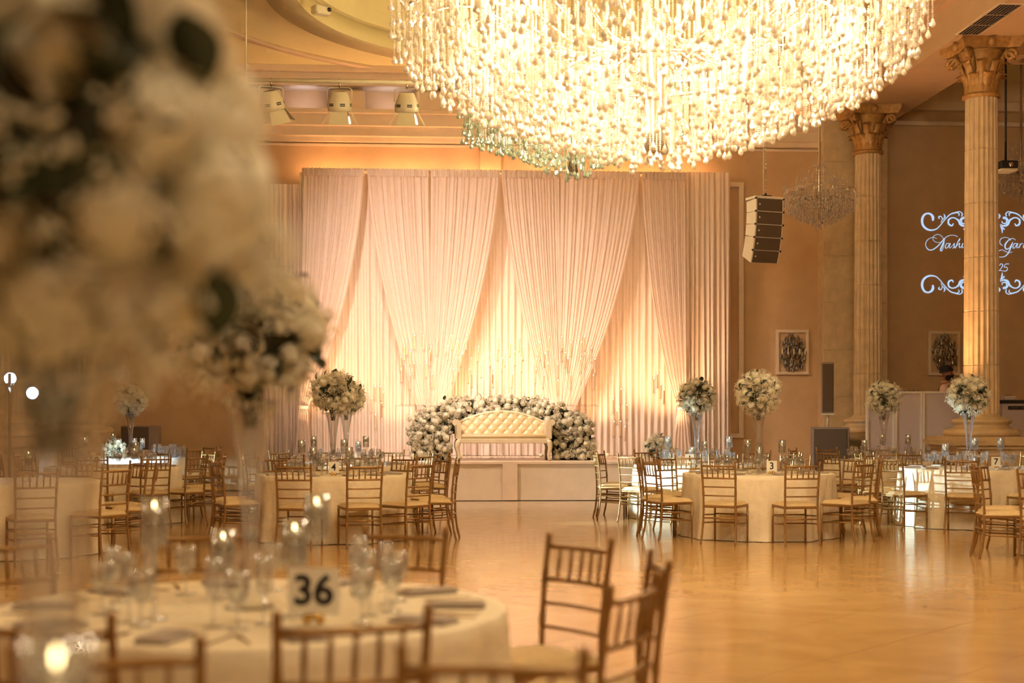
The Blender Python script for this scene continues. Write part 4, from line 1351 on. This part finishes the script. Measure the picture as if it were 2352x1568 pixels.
# ------------------------------------------------------------------ column speaker on its subwoofer
dC = 26.6
q = P(1906, dC)
zs = Zat(981, dC)
sub = thing('subwoofer', 'brown-grey subwoofer cabinet on the floor by the pier', 'speaker', (q.x, q.y, 0), R(-14))
MB().bevel_box(-.34, .34, -.3, .4, .02, zs, .012).build('cabinet', M['greybox'], sub, smooth=False)
MB().bevel_box(-.30, .30, -.32, -.295, .05, zs - .03, .006).build('grille', M['grille'], sub, smooth=False)
for sx in (-1, 1):
    for sy in (-.25, .35): MB().lathe([(.03, 0), (.03, .02)], 8).build('foot', M['dark'], sub, (sx*.28, sy, 0))
q = P(1901, dC)
zc0, zc1 = Zat(949, dC), Zat(832, dC)
cs = thing('column_speaker', 'slim grey column speaker on a white pole above the subwoofer', 'speaker', (q.x, q.y, zs), R(-14))
MB().lathe([(.02, 0), (.02, zc0 - zs - .02)], 10).build('pole', M['whitemetal'], cs)
MB().bevel_box(-.12, .12, -.10, .10, zc0 - zs - .03, zc0 - zs, .006).build('bracket', M['whitemetal'], cs, smooth=False)
MB().bevel_box(-.11, .11, -.09, .11, zc0 - zs, zc1 - zs, .012).build('cabinet', M['greybox'], cs, smooth=False)
MB().bevel_box(-.095, .095, -.105, -.085, zc0 - zs + .03, zc1 - zs - .03, .005).build('grille', M['grille'], cs, smooth=False)
# second grey cabinet far left behind the sweets table
q = P(332, 26.6)
gb = thing('subwoofer', 'blue-grey speaker cabinet against the back wall at far left', 'speaker', (q.x, q.y, 0), .1)
MB().bevel_box(-.40, .28, -.3, .3, .03, Zat(977, 26.6), .015).build('cabinet', M['greybox'], gb, smooth=False)
MB().bevel_box(-.38, .10, -.32, -.295, .08, Zat(980, 26.6), .005).build('grille', M['grille'], gb, smooth=False)
MB().box(-.36, .24, -.26, .26, 0, .03).build('foot', M['dark'], gb, smooth=False)

# ------------------------------------------------------------------ framed crystal sconces
def drop_mesh(L):
    return MB().lathe([(.002, 0), (L*.13, -L*.3), (L*.24, -L*.66), (L*.18, -L*.86), (.002, -L)], 6, False).mesh('crystal_drop', M['crystal_s'], False)
DROPS = [drop_mesh(.10), drop_mesh(.075)]
def sconce(px0, px1, py0, py1, label, seed):
    a = PW(px0, py0, YB); b = PW(px1, py1, YB)
    w, hgt = (b.x - a.x)/2, a.z - b.z
    t = thing('wall_sconce', label, 'sconce', ((a.x + b.x)/2, YB, b.z))
    fw_ = .06
    for nm, bx in (('frame_side', (-w, -w+fw_, 0, hgt)), ('frame_side', (w-fw_, w, 0, hgt)), ('frame_rail', (-w+fw_, w-fw_, 0, fw_)), ('frame_rail', (-w+fw_, w-fw_, hgt-fw_, hgt))):
        MB().box(bx[0], bx[1], -.06, 0, bx[2], bx[3]).build(nm, M['trim'], t, smooth=False)
    MB().box(-w+fw_, w-fw_, -.02, 0, fw_, hgt-fw_).build('back_panel', M['soffit'], t, smooth=False)
    r_ = random.Random(seed)
    MB().tube([(0, -.05, hgt*.35), (0, -.09, hgt*.6), (0, -.07, hgt*.85)], .018, 8).build('stem', M['gilt'], t)
    for k in range(5):
        x = (k - 2)*w*.33
        pts_ = [(x*.2, -.07, hgt*.42), (x*.6, -.12, hgt*.34), (x*1.05, -.17, hgt*.44)]
        ao = MB().tube(pts_, .009, 6).build('arm', M['gilt'], t)
        MB().lathe([(.03, 0), (.012, .01), (.012, .09), (.002, .12)], 8).build('candle_lamp', M['wax'], ao, (x*1.05, -.17, hgt*.45))
    for k in range(210):
        a_ = r_.uniform(0, 2*PI); rr = math.sqrt(r_.random())
        x = rr*math.cos(a_)*w*.78; z = hgt*.5 + rr*math.sin(a_)*hgt*.42 + .04
        add('crystal_drop', DROPS[k % 2], t, (x, -.05 - .14*r_.random()*(1 - rr*.5), z), r_.random()*3)
sconce(1781, 1856, 757, 860, 'white framed crystal wall sconce on the amber wall, left of the pier', 3)
sconce(2130, 2203, 760, 862, 'white framed crystal wall sconce on the brown wall, right of the pier', 4)

# ------------------------------------------------------------------ DJ booth and the man behind it
dB = 25.6
pA, pB2 = P(1989, dB), P(2216, dB)
zt_b = Zat(898, dB)
booth = thing('dj_booth', 'tall white panelled booth facade in front of the man at right', 'booth', (pA.x, pA.y, 0), 0)
seg = [0, (2056-1989), (2121-1989), (2216-1989)]
m2 = dB / FPX
for i in range(3):
    x0, x1 = seg[i]*m2, seg[i+1]*m2
    pn = MB().box(x0 + .03, x1 - .03, .0, .012, .05, zt_b - .03).build('scrim_panel', M['scrim'], booth, smooth=False)
    for (a, b, c, d_) in ((x0 + .002, x0 + .04, .0, zt_b), (x1 - .04, x1 - .002, .0, zt_b)):
        MB().box(a, b, -.02, .03, c, d_).build('frame_post', M['speakerwhite'], pn, smooth=False)
    for (c, d_) in ((.0, .05), (zt_b - .04, zt_b)):
        MB().box(x0 + .04, x1 - .04, -.02, .03, c, d_).build('frame_rail', M['speakerwhite'], pn, smooth=False)
q = P(2100, dB + .9)
pf = thing('platform', 'low dark riser hidden behind the white booth', 'platform', (q.x, q.y, 0))
MB().box(-1.0, 1.0, -.55, .75, 0, .56).build('deck', M['dark'], pf, smooth=False)
MB().box(-.98, .98, -.56, -.55, .02, .54).build('fascia', M['greybox'], pf, smooth=False)
tb_ = thing('equipment_table', 'black equipment table standing behind the white booth', 'table', (q.x, q.y - .35, .56))
MB().box(-.7, .7, -.2, .2, 1.19, 1.24).build('top', M['dark'], tb_, smooth=False)
for sx in (-1, 1):
    for sy in (-1, 1): MB().box(sx*.66-.02, sx*.66+.02, sy*.16-.02, sy*.16+.02, 0, 1.19).build('leg', M['dark'], tb_, smooth=False)
q = P(2035, dB + .5)
mx_ = thing('mixer', 'flat black mixer peeking over the booth top', 'mixer', (q.x + .42, q.y + .05, 1.80))
MB().bevel_box(-.3, .3, -.12, .12, 0, .13, .01).build('case', M['dark'], mx_, smooth=False)
kn = MB().lathe([(.015, 0), (.013, .02), (.002, .021)], 8).mesh('knob', M['chrome'])
for i in range(6): add('knob', kn, mx_, (-.2 + i*.08, 0, .13))

def person(loc, rz):
    t = thing('person', 'bearded man in black turban and pale pink shirt behind the white booth', 'person', loc, rz)
    # skeleton grown with a skin modifier: one continuous body
    J = [((0,0,.98), .15), ((0,.0,1.14), .14), ((0,0,1.32), .165), ((0,.0,1.46), .12), ((0,.01,1.54), .062), ((0,.02,1.60), .07),
         ((.1,0,.9), .095), ((.11,.01,.5), .065), ((.11,-.01,.09), .045), ((.115,.13,.03), .04),
         ((-.1,0,.9), .095), ((-.11,.01,.5), .065), ((-.11,-.01,.09), .045), ((-.115,.13,.03), .04),
         ((.19,0,1.44), .07), ((.26,.02,1.17), .05), ((.2,.24,1.10), .036), ((.19,.31,1.10), .03),
         ((-.19,0,1.44), .07), ((-.26,.02,1.17), .05), ((-.2,.24,1.10), .036), ((-.19,.31,1.10), .03)]
    E = [(0,1),(1,2),(2,3),(3,4),(4,5),(0,6),(6,7),(7,8),(8,9),(0,10),(10,11),(11,12),(12,13),(3,14),(14,15),(15,16),(16,17),(3,18),(18,19),(19,20),(20,21)]
    verts = [j[0] for j in J]; rads = [j[1] for j in J]
    for sgn, hand in ((1, 17), (-1, 21)):
        hx, hy, hz = J[hand][0]
        for f, (dx, L) in enumerate(((-.03, .065), (-.01, .078), (.01, .082), (.03, .072))):
            b0 = len(verts)
            verts += [(hx + dx*.8, hy + .045, hz), (hx + dx, hy + .045 + L*.5, hz - .012), (hx + dx, hy + .045 + L, hz - .035)]
            rads += [.011, .009, .008]; E += [(hand, b0), (b0, b0+1), (b0+1, b0+2)]
        b0 = len(verts)
        verts += [(hx - sgn*.045, hy + .02, hz - .005), (hx - sgn*.06, hy + .055, hz - .02)]; rads += [.012, .009]; E += [(hand, b0), (b0, b0+1)]
    me = bpy.data.meshes.new('body'); me.from_pydata(verts, E, [])
    o = bpy.data.objects.new('body', me); col.objects.link(o)
    sm = o.modifiers.new('skin', 'SKIN'); sm.use_smooth_shade = True
    o.modifiers.new('sub', 'SUBSURF').levels = 2
    for i, r in enumerate(rads):
        me.skin_vertices[0].data[i].radius = (r, r)
    me.skin_vertices[0].data[0].use_root = True
    bpy.context.view_layer.update()
    bm_ = bpy.data.meshes.new_from_object(o.evaluated_get(bpy.context.evaluated_depsgraph_get()))
    bpy.data.objects.remove(o)
    bm_.materials.clear(); bm_.materials.append(M['skin'])
    # head is welded into the body mesh
    hb = MB(); hb.v = [tuple(v.co) for v in bm_.vertices]; hb.f = [list(p_.vertices) for p_ in bm_.polygons]
    def head(u, v):
        a = 2*PI*u; b = PI*v
        x, y, z = math.sin(b)*math.cos(a), math.sin(b)*math.sin(a), -math.cos(b)
        fx, fy, fz = .075*x, .098*y, .115*z
        if y > 0:
            fy += .010*math.exp(-((x/.25)**2 + ((z+.45)/.3)**2)) + .024*math.exp(-((x/.16)**2 + ((z+.12)/.17)**2)) - .010*(math.exp(-(((x-.4)/.2)**2 + ((z-.08)/.15)**2)) + math.exp(-(((x+.4)/.2)**2 + ((z-.08)/.15)**2)))
        if z < -.3: fx *= 1 - .3*(-z-.3); 
        return (fx, fy + .03, fz + 1.70)
    hb.grid(head, 32, 22)
    for s in (-1, 1):
        hb.sphere((s*.078, .02, 1.69), .022, 8, 6, 1.5)
    hb.build('body', M['skin'], t)
    # eyes
    for s in (-1, 1):
        MB().sphere((s*.03, .113, 1.712), .011, 8, 6).build('eye', M['dark'], t)
    # turban: wound bands
    tbm = MB()
    def turb(u, v):
        a = 2*PI*u; b = PI*(.01 + .55*v)
        rr = .116 + .005*math.sin(v*22 + a*1.0)
        return (rr*.92*math.sin(b)*math.cos(a), .012 + rr*1.08*math.sin(b)*math.sin(a), 1.752 + .115*math.cos(b) + .02*math.sin(a)*v)
    tbm.grid(turb, 40, 24); tbm.build('turban', M['turban'], t)
    bdm = MB()
    def beard(u, v):
        a = PI*(u*1.12 - .06); b = v
        w = .078*(1 - .35*b); dpt = .105 + .02*math.sin(PI*b)
        z = 1.672 - .125*b + .012*math.cos(a)**2*0
        return (w*math.cos(a)*1.02, .03 + dpt*math.sin(a)*(1 - .25*b), z)
    bdm.grid(beard, 22, 10); bdm.build('beard', M['beard'], t)
    MB().tube([(-.035, .137, 1.662), (0, .142, 1.672), (.035, .137, 1.662)], [.008, .011, .008], 6).build('moustache', M['beard'], t)
    # shirt and trousers follow the body
    sh = MB()
    rows = [(.92, .17, .12), (1.05, .165, .125), (1.2, .18, .13), (1.34, .2, .135), (1.42, .205, .12), (1.475, .15, .1), (1.51, .08, .08), (1.535, .07, .075)]
    sh.loft([[(a_*math.cos(2*PI*i/24), b_*math.sin(2*PI*i/24), z) for i in range(24)] for z, a_, b_ in rows], True, False)
    for s in (-1, 1):
        sh.tube([(s*.15, 0, 1.45), (s*.2, 0, 1.43), (s*.245, .01, 1.3), (s*.265, .02, 1.17), (s*.235, .14, 1.13), (s*.205, .22, 1.105)], [.07, .083, .075, .065, .055, .05], 12)
    so = sh.build('shirt', M['shirt'], t)
    MB().lathe([(.078, 1.525), (.088, 1.50), (.084, 1.545), (.074, 1.56)], 20, False).build('collar', M['shirt'], so)
    tr = MB()
    for s in (-1, 1):
        tr.tube([(s*.085, 0, .97), (s*.1, 0, .85), (s*.11, .01, .5), (s*.11, 0, .06)], [.115, .112, .085, .08], 14)
    tr.build('trousers', M['trousers'], t)
    return t
q = P(2172, dB + 1.05)
person((q.x, q.y, .56), R(-118))

# ------------------------------------------------------------------ white cabinet at the right edge
q0 = P(2302, 26.5)
cab = thing('cabinet', 'white cabinet with black top and a black name plate at the right edge', 'cabinet', (q0.x, q0.y, 0))
zt_c = Zat(921, 26.5)
MB().box(0, 1.5, 0, .5, .05, zt_c - .04).build('body', M['scrim'], cab, smooth=False)
MB().box(-.02, 1.52, -.03, .52, zt_c - .04, zt_c + .02).build('top', M['dark'], cab, smooth=False)
pz0, pz1 = Zat(940, 26.5), Zat(932, 26.5)
npl = MB().box(.11, .62, -.02, 0, pz0, pz1).build('name_plate', M['dark'], cab, smooth=False)
lt = MB()
r_ = random.Random(4)
for i in range(13):
    if i == 5: continue
    lt.box(.16 + i*.032, .16 + i*.032 + r_.uniform(.008, .022), -.0215, -.02, (pz0+pz1)/2 - .008, (pz0+pz1)/2 + .008)
lt.build('faint_lettering', M['greybox'], npl, smooth=False)
MB().box(0, 1.5, .02, .48, 0, .05).build('foot', M['dark'], cab, smooth=False)
q = P(2315, 26.7)
bx_ = thing('case', 'small pale case lying on the white cabinet at the right edge', 'case', (q.x, q.y, zt_c + .02))
MB().bevel_box(-.1, .12, -.1, .1, 0, .08, .01).build('shell', M['scrim'], bx_, smooth=False)
MB().bevel_box(-.05, .07, -.05, .05, .08, .1, .005).build('lid', M['gilt'], bx_, smooth=False)

# projector hung behind the column
q = P(2310, 24.6); zp = Zat(382, 24.6)
pj = thing('projector', 'black projector hanging behind the free-standing column', 'projector', (q.x, q.y, zp), 0)
MB().bevel_box(-.16, .14, -.2, .2, -.06, .07, .012).build('housing', M['dark'], pj, smooth=False)
MB().bevel_box(-.16, .14, -.19, .19, -.1, -.062, .008).build('tray', M['whitemetal'], pj, smooth=False)
MB().lathe([(.02, .07), (.02, ZC - zp)], 8).build('pole', M['dark'], pj)
MB().tube([(0, -.2, 0), (0, -.24, 0)], .04, 12).build('lens', M['chrome'], pj)

# ------------------------------------------------------------------ projected monogram: its light drawn as glowing ribbons on the back wall
def ribbon(mb, pts, mirror=None, flip=None):
    P_ = [Vector((x, y, w)) for x, y, w in pts]
    out = []
    for i in range(len(P_) - 1):
        p0, p1, p2, p3 = P_[max(i-1, 0)], P_[i], P_[i+1], P_[min(i+2, len(P_)-1)]
        for k in range(6):
            t = k/6
            out.append(.5*((2*p1) + (-p0 + p2)*t + (2*p0 - 5*p1 + 4*p2 - p3)*t*t + (-p0 + 3*p1 - 3*p2 + p3)*t*t*t))
    out.append(P_[-1])
    L, Rr = [], []
    for i, p_ in enumerate(out):
        d_ = out[min(i+1, len(out)-1)] - out[max(i-1, 0)]
        n = Vector((-d_.y, d_.x)); n = n.normalized() if n.length > 0 else Vector((1, 0))
        w = max(2.0, p_.z)*.5
        for lst, s in ((L, 1), (Rr, -1)):
            x, y = p_.x + n.x*w*s, p_.y + n.y*w*s
            if flip is not None: y = flip - y
            if mirror is not None: x = 2*mirror - x
            v = PW(2080 + x/5.6, 440 + y/5.6, YB - .006)
            lst.append((v.x, v.y, v.z))
    n = len(L)
    mb._add(L + Rr, [(i, i+1, n+i+1, n+i) for i in range(n-1)])
ORN = [
 [(350,375,20),(352,330,34),(325,292,26),(280,280,20),(235,305,26),(212,370,30),(232,445,28),(300,492,22),(385,485,14),(445,435,11),(505,360,12),(575,292,14),(650,268,16),(700,258,10),(730,285,14),(720,318,12)],
 [(455,400,6),(472,350,10),(455,318,10),(428,325,16),(435,352,10)],
 [(480,360,3),(505,322,18),(490,282,2)],
 [(745,440,10),(700,405,14),(655,350,16),(600,335,14),(555,362,20),(555,415,22),(595,437,18),(615,410,12)],
 [(650,270,6),(690,285,12),(680,315,8)],
 [(770,330,10),(735,330,14),(700,370,16),(715,420,16),(760,440,14)],
 [(805,430,4),(780,482,20),(778,540,2)], [(790,440,4),(755,478,16),(745,492,2)], [(825,280,2),(808,312,20),(822,348,4)],
 [(675,350,10),(700,420,20),(755,440,20),(800,420,8)], [(770,340,14),(722,358,16),(730,408,16),(775,400,12),(778,375,8)],
]
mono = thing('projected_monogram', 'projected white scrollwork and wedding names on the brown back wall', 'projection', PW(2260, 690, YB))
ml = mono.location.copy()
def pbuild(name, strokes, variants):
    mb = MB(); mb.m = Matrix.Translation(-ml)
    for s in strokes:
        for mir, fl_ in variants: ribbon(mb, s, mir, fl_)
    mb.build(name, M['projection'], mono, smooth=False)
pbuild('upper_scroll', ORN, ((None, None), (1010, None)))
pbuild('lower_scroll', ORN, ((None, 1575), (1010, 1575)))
AASHI = [
 [(402,605,5),(350,588,5),(285,618,7),(258,680,8),(290,742,10),(350,745,12),(430,685,12),(500,602,9),(560,566,6),(620,560,5),(672,578,6)],
 [(492,612,6),(455,563,5),(400,550,5),(355,582,5),(362,632,5),(420,655,5),(480,632,4)],
 [(505,600,6),(478,680,18),(450,748,16),(470,757,8),(492,690,5),(498,640,4)],
 [(560,668,8),(530,668,8),(510,712,10),(530,725,8),(572,665,8)], [(578,662,8),(560,712,10),(575,722,6),(595,700,4)],
 [(595,705,4),(630,662,6),(622,690,12),(630,712,12),(605,728,8)],
 [(640,728,10),(672,650,10),(700,600,8),(690,640,5)], [(655,700,5),(695,662,8),(690,700,10),(698,722,8),(715,702,4)],
 [(740,662,10),(724,712,10),(738,722,6),(750,705,4)],
]
GARV = [
 [(1250,695,5),(1215,665,8),(1222,612,7),(1275,588,6),(1325,600,5),(1352,630,5)],
 [(1410,622,7),(1385,602,6),(1330,620,10),(1282,680,18),(1290,735,14),(1335,725,10),(1378,650,8),(1345,740,14),(1310,805,12),(1260,838,8),(1205,840,6)],
 [(1202,762,8),(1240,748,6),(1300,775,6),(1340,785,5),(1375,770,4)],
 [(1430,668,8),(1400,668,8),(1380,712,10),(1400,725,8),(1440,665,8)], [(1446,662,8),(1430,712,10),(1445,722,6),(1462,700,4)],
 [(1475,668,8),(1462,722,10)], [(1468,700,4),(1490,670,8),(1508,668,8)], [(1530,668,8),(1515,715,10),(1540,715,8),(1562,668,6)],
]
D25 = [
 [(1208,955,7),(1222,930,8),(1248,935,9),(1240,970,8),(1205,1015,6),(1228,1012,7),(1250,1020,6)],
 [(1330,930,8),(1285,932,7),(1268,968,6),(1300,972,8),(1310,1000,9),(1285,1022,8),(1252,1016,6)],
]
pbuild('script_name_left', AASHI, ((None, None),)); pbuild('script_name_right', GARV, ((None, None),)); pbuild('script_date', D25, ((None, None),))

# ------------------------------------------------------------------ barn-door spotlights and their bar
dP = 22.0
zb_ = Zat(187, dP)
qa, qb = P(560, dP), P(1010, dP)
bar = thing('lighting_bar', 'cream pipe hung under the ceiling carrying three barn-door spotlights', 'bar', ((qa.x+qb.x)/2, (qa.y+qb.y)/2, zb_))
hwb = (qb.x - qa.x)/2
MB().tube([(-hwb, 0, 0), (hwb, -.0, 0)], .03, 10).build('pipe', M['whitemetal'], bar)
for s in (-.97, .97): MB().lathe([(.015, 0), (.015, ZC - zb_)], 8).build('drop_rod', M['whitemetal'], bar, (s*hwb, 0, 0))
for i, (px, tilt, yawl) in enumerate(((624, .28, .35), (780, .0, .0), (934, 0, -.05))):
    q = P(px, dP); zl = -.20
    yb_ = bar.location.y
    t = thing('barn_door_light', 'cream barn-door spotlight on the ceiling bar, ' + ordinal(i, 3), 'spotlight', (q.x, yb_, zb_), yawl, 'barn-door spotlights')
    MB().tube([(0, 0, .035), (0, 0, -.10)], .014, 6).build('clamp', M['chrome'], t)
    MB().tube([(-.19, 0, -.30), (-.185, 0, -.12), (-.15, 0, -.10), (.15, 0, -.10), (.185, 0, -.12), (.19, 0, -.30)], .008, 6).build('yoke', M['whitemetal'], t)
    rt = Matrix.Translation((0, 0, -.28)) @ Matrix.Rotation(-tilt, 4, 'Y') @ Matrix.Rotation(R(14), 4, 'X')
    mb = MB(); mb.m = rt
    mb.lathe([(.10, .12), (.12, .10), (.17, -.02), (.185, -.12), (.185, -.17), (.17, -.18), (.16, -.14)], 20)
    bo_ = mb.build('can', M['whitemetal'], t)
    mb = MB(); mb.m = rt; mb.lathe([(.002, .125), (.095, .122), (.10, .12)], 16); mb.build('rear_cap', M['dark'], bo_)
    for k in range(6):
        mb = MB(); mb.m = rt @ Matrix.Rotation(k*PI/3 + .3, 4, 'Z'); mb.box(-.04, .04, -.185, -.176, -.10, -.085).box(-.04, .04, -.182, -.173, -.075, -.06); mb.build('vent_slot', M['dark'], bo_, smooth=False)
    for k in range(4):
        mb = MB(); mb.m = rt @ Matrix.Rotation(k*PI/2, 4, 'Z') @ Matrix.Translation((0, -.17, -.18)) @ Matrix.Rotation(R(-28), 4, 'X')
        mb._add([(-.12,0,0),(.12,0,0),(.16,0,-.22),(-.16,0,-.22),(-.12,.006,0),(.12,.006,0),(.16,.006,-.22),(-.16,.006,-.22)], [(0,1,2,3),(7,6,5,4),(0,4,5,1),(1,5,6,2),(2,6,7,3),(3,7,4,0)])
        mb.build('barn_door', M['whitemetal'], t, smooth=False)
    mb = MB(); mb.m = rt; mb.lathe([(.002, -.145), (.155, -.145)], 16, False); mb.build('lens', M['acrylic'], t)

# small ceiling fittings
def plane_ring_pt(px, py, z):
    d = (z - CAM_H) * FPX / (HOR - py); return P(px, d, z)
q = plane_ring_pt(737, 14, ZC - .3)
t = thing('ceiling_spot', 'small cream adjustable spot on the round ceiling soffit', 'spotlight', (q.x, q.y, ZC - .3), .6)
MB().bevel_box(-.14, .14, -.09, .09, -.14, 0, .02).build('housing', M['whitemetal'], t, smooth=False)
MB().tube([(.1, -.085, -.06), (.1, -.1, -.06)], .035, 12).build('lens', M['dark'], t)
q = plane_ring_pt(2205, 45, ZC)
q.x = min(q.x, BXR - .45)
t = thing('ceiling_spot', 'cream ceiling spot beside the right beam, above the column', 'spotlight', (q.x, q.y, ZC), .3)
MB().lathe([(.16, 0), (.15, -.05), (.06, -.07)], 18).build('canopy', M['whitemetal'], t)
MB().tube([(0, 0, -.05), (.02, -.04, -.26)], [.06, .085], 12).build('head', M['whitemetal'], t)
# air vent in the right soffit
a0 = plane_ring_pt(2232, 66, ZB); a1 = plane_ring_pt(2312, 22, ZB)
vt = thing('air_vent', 'dark three-section air vent in the right soffit', 'vent', ((a0.x + a1.x)/2, (a0.y + a1.y)/2, ZB))
vl = abs(a0.y - a1.y)/2 + .3
MB().box(-.2, .2, -vl - .03, vl + .03, -.012, 0).build('frame', M['trim'], vt, smooth=False)
for k in range(3):
    y0 = -vl + k*2*vl/3
    g_ = MB().box(-.16, .16, y0 + .02, y0 + 2*vl/3 - .02, -.016, -.012).build('grille', M['dark'], vt, smooth=False)
    for i in range(6): MB().box(-.16 + .03 + i*.052, -.155 + .03 + i*.052, y0 + .02, y0 + 2*vl/3 - .02, -.024, -.016).build('slat', M['greybox'], g_, smooth=False)

# ------------------------------------------------------------------ cool floods on a stand, far left
q = P(22, 19.6)
t = thing('flood_stand', 'black stand with cool white stage floods at the far left', 'stage light', (q.x, q.y, 0))
MB().lathe([(.02, .03), (.02, 2.05)], 8).build('pole', M['dark'], t)
for k in range(3):
    a = k*2*PI/3; MB().tube([(0, 0, .35), (.45*math.cos(a), .45*math.sin(a), .015)], .015, 6).build('leg', M['dark'], t)
MB().tube([(-.35, 0, 1.9), (.35, 0, 1.9)], .018, 6).build('crossbar', M['dark'], t)
for i, (x, z) in enumerate(((-.3, 1.78), (.0, 1.98), (.3, 1.78))):
    hd = MB(); hd.m = Matrix.Translation((x, .08, z)); hd.tube([(0, .12, 0), (0, .0, 0), (0, -.06, 0)], [.06, .09, .10], 14, False); ho = hd.build('head', M['dark'], t)
    ln = MB(); ln.m = Matrix.Translation((x, .03, z)) @ Matrix.Rotation(R(90), 4, 'X'); ln.lathe([(.002, 0), (.085, 0)], 14, False); ln.build('lens', M['coolbulb'], ho)
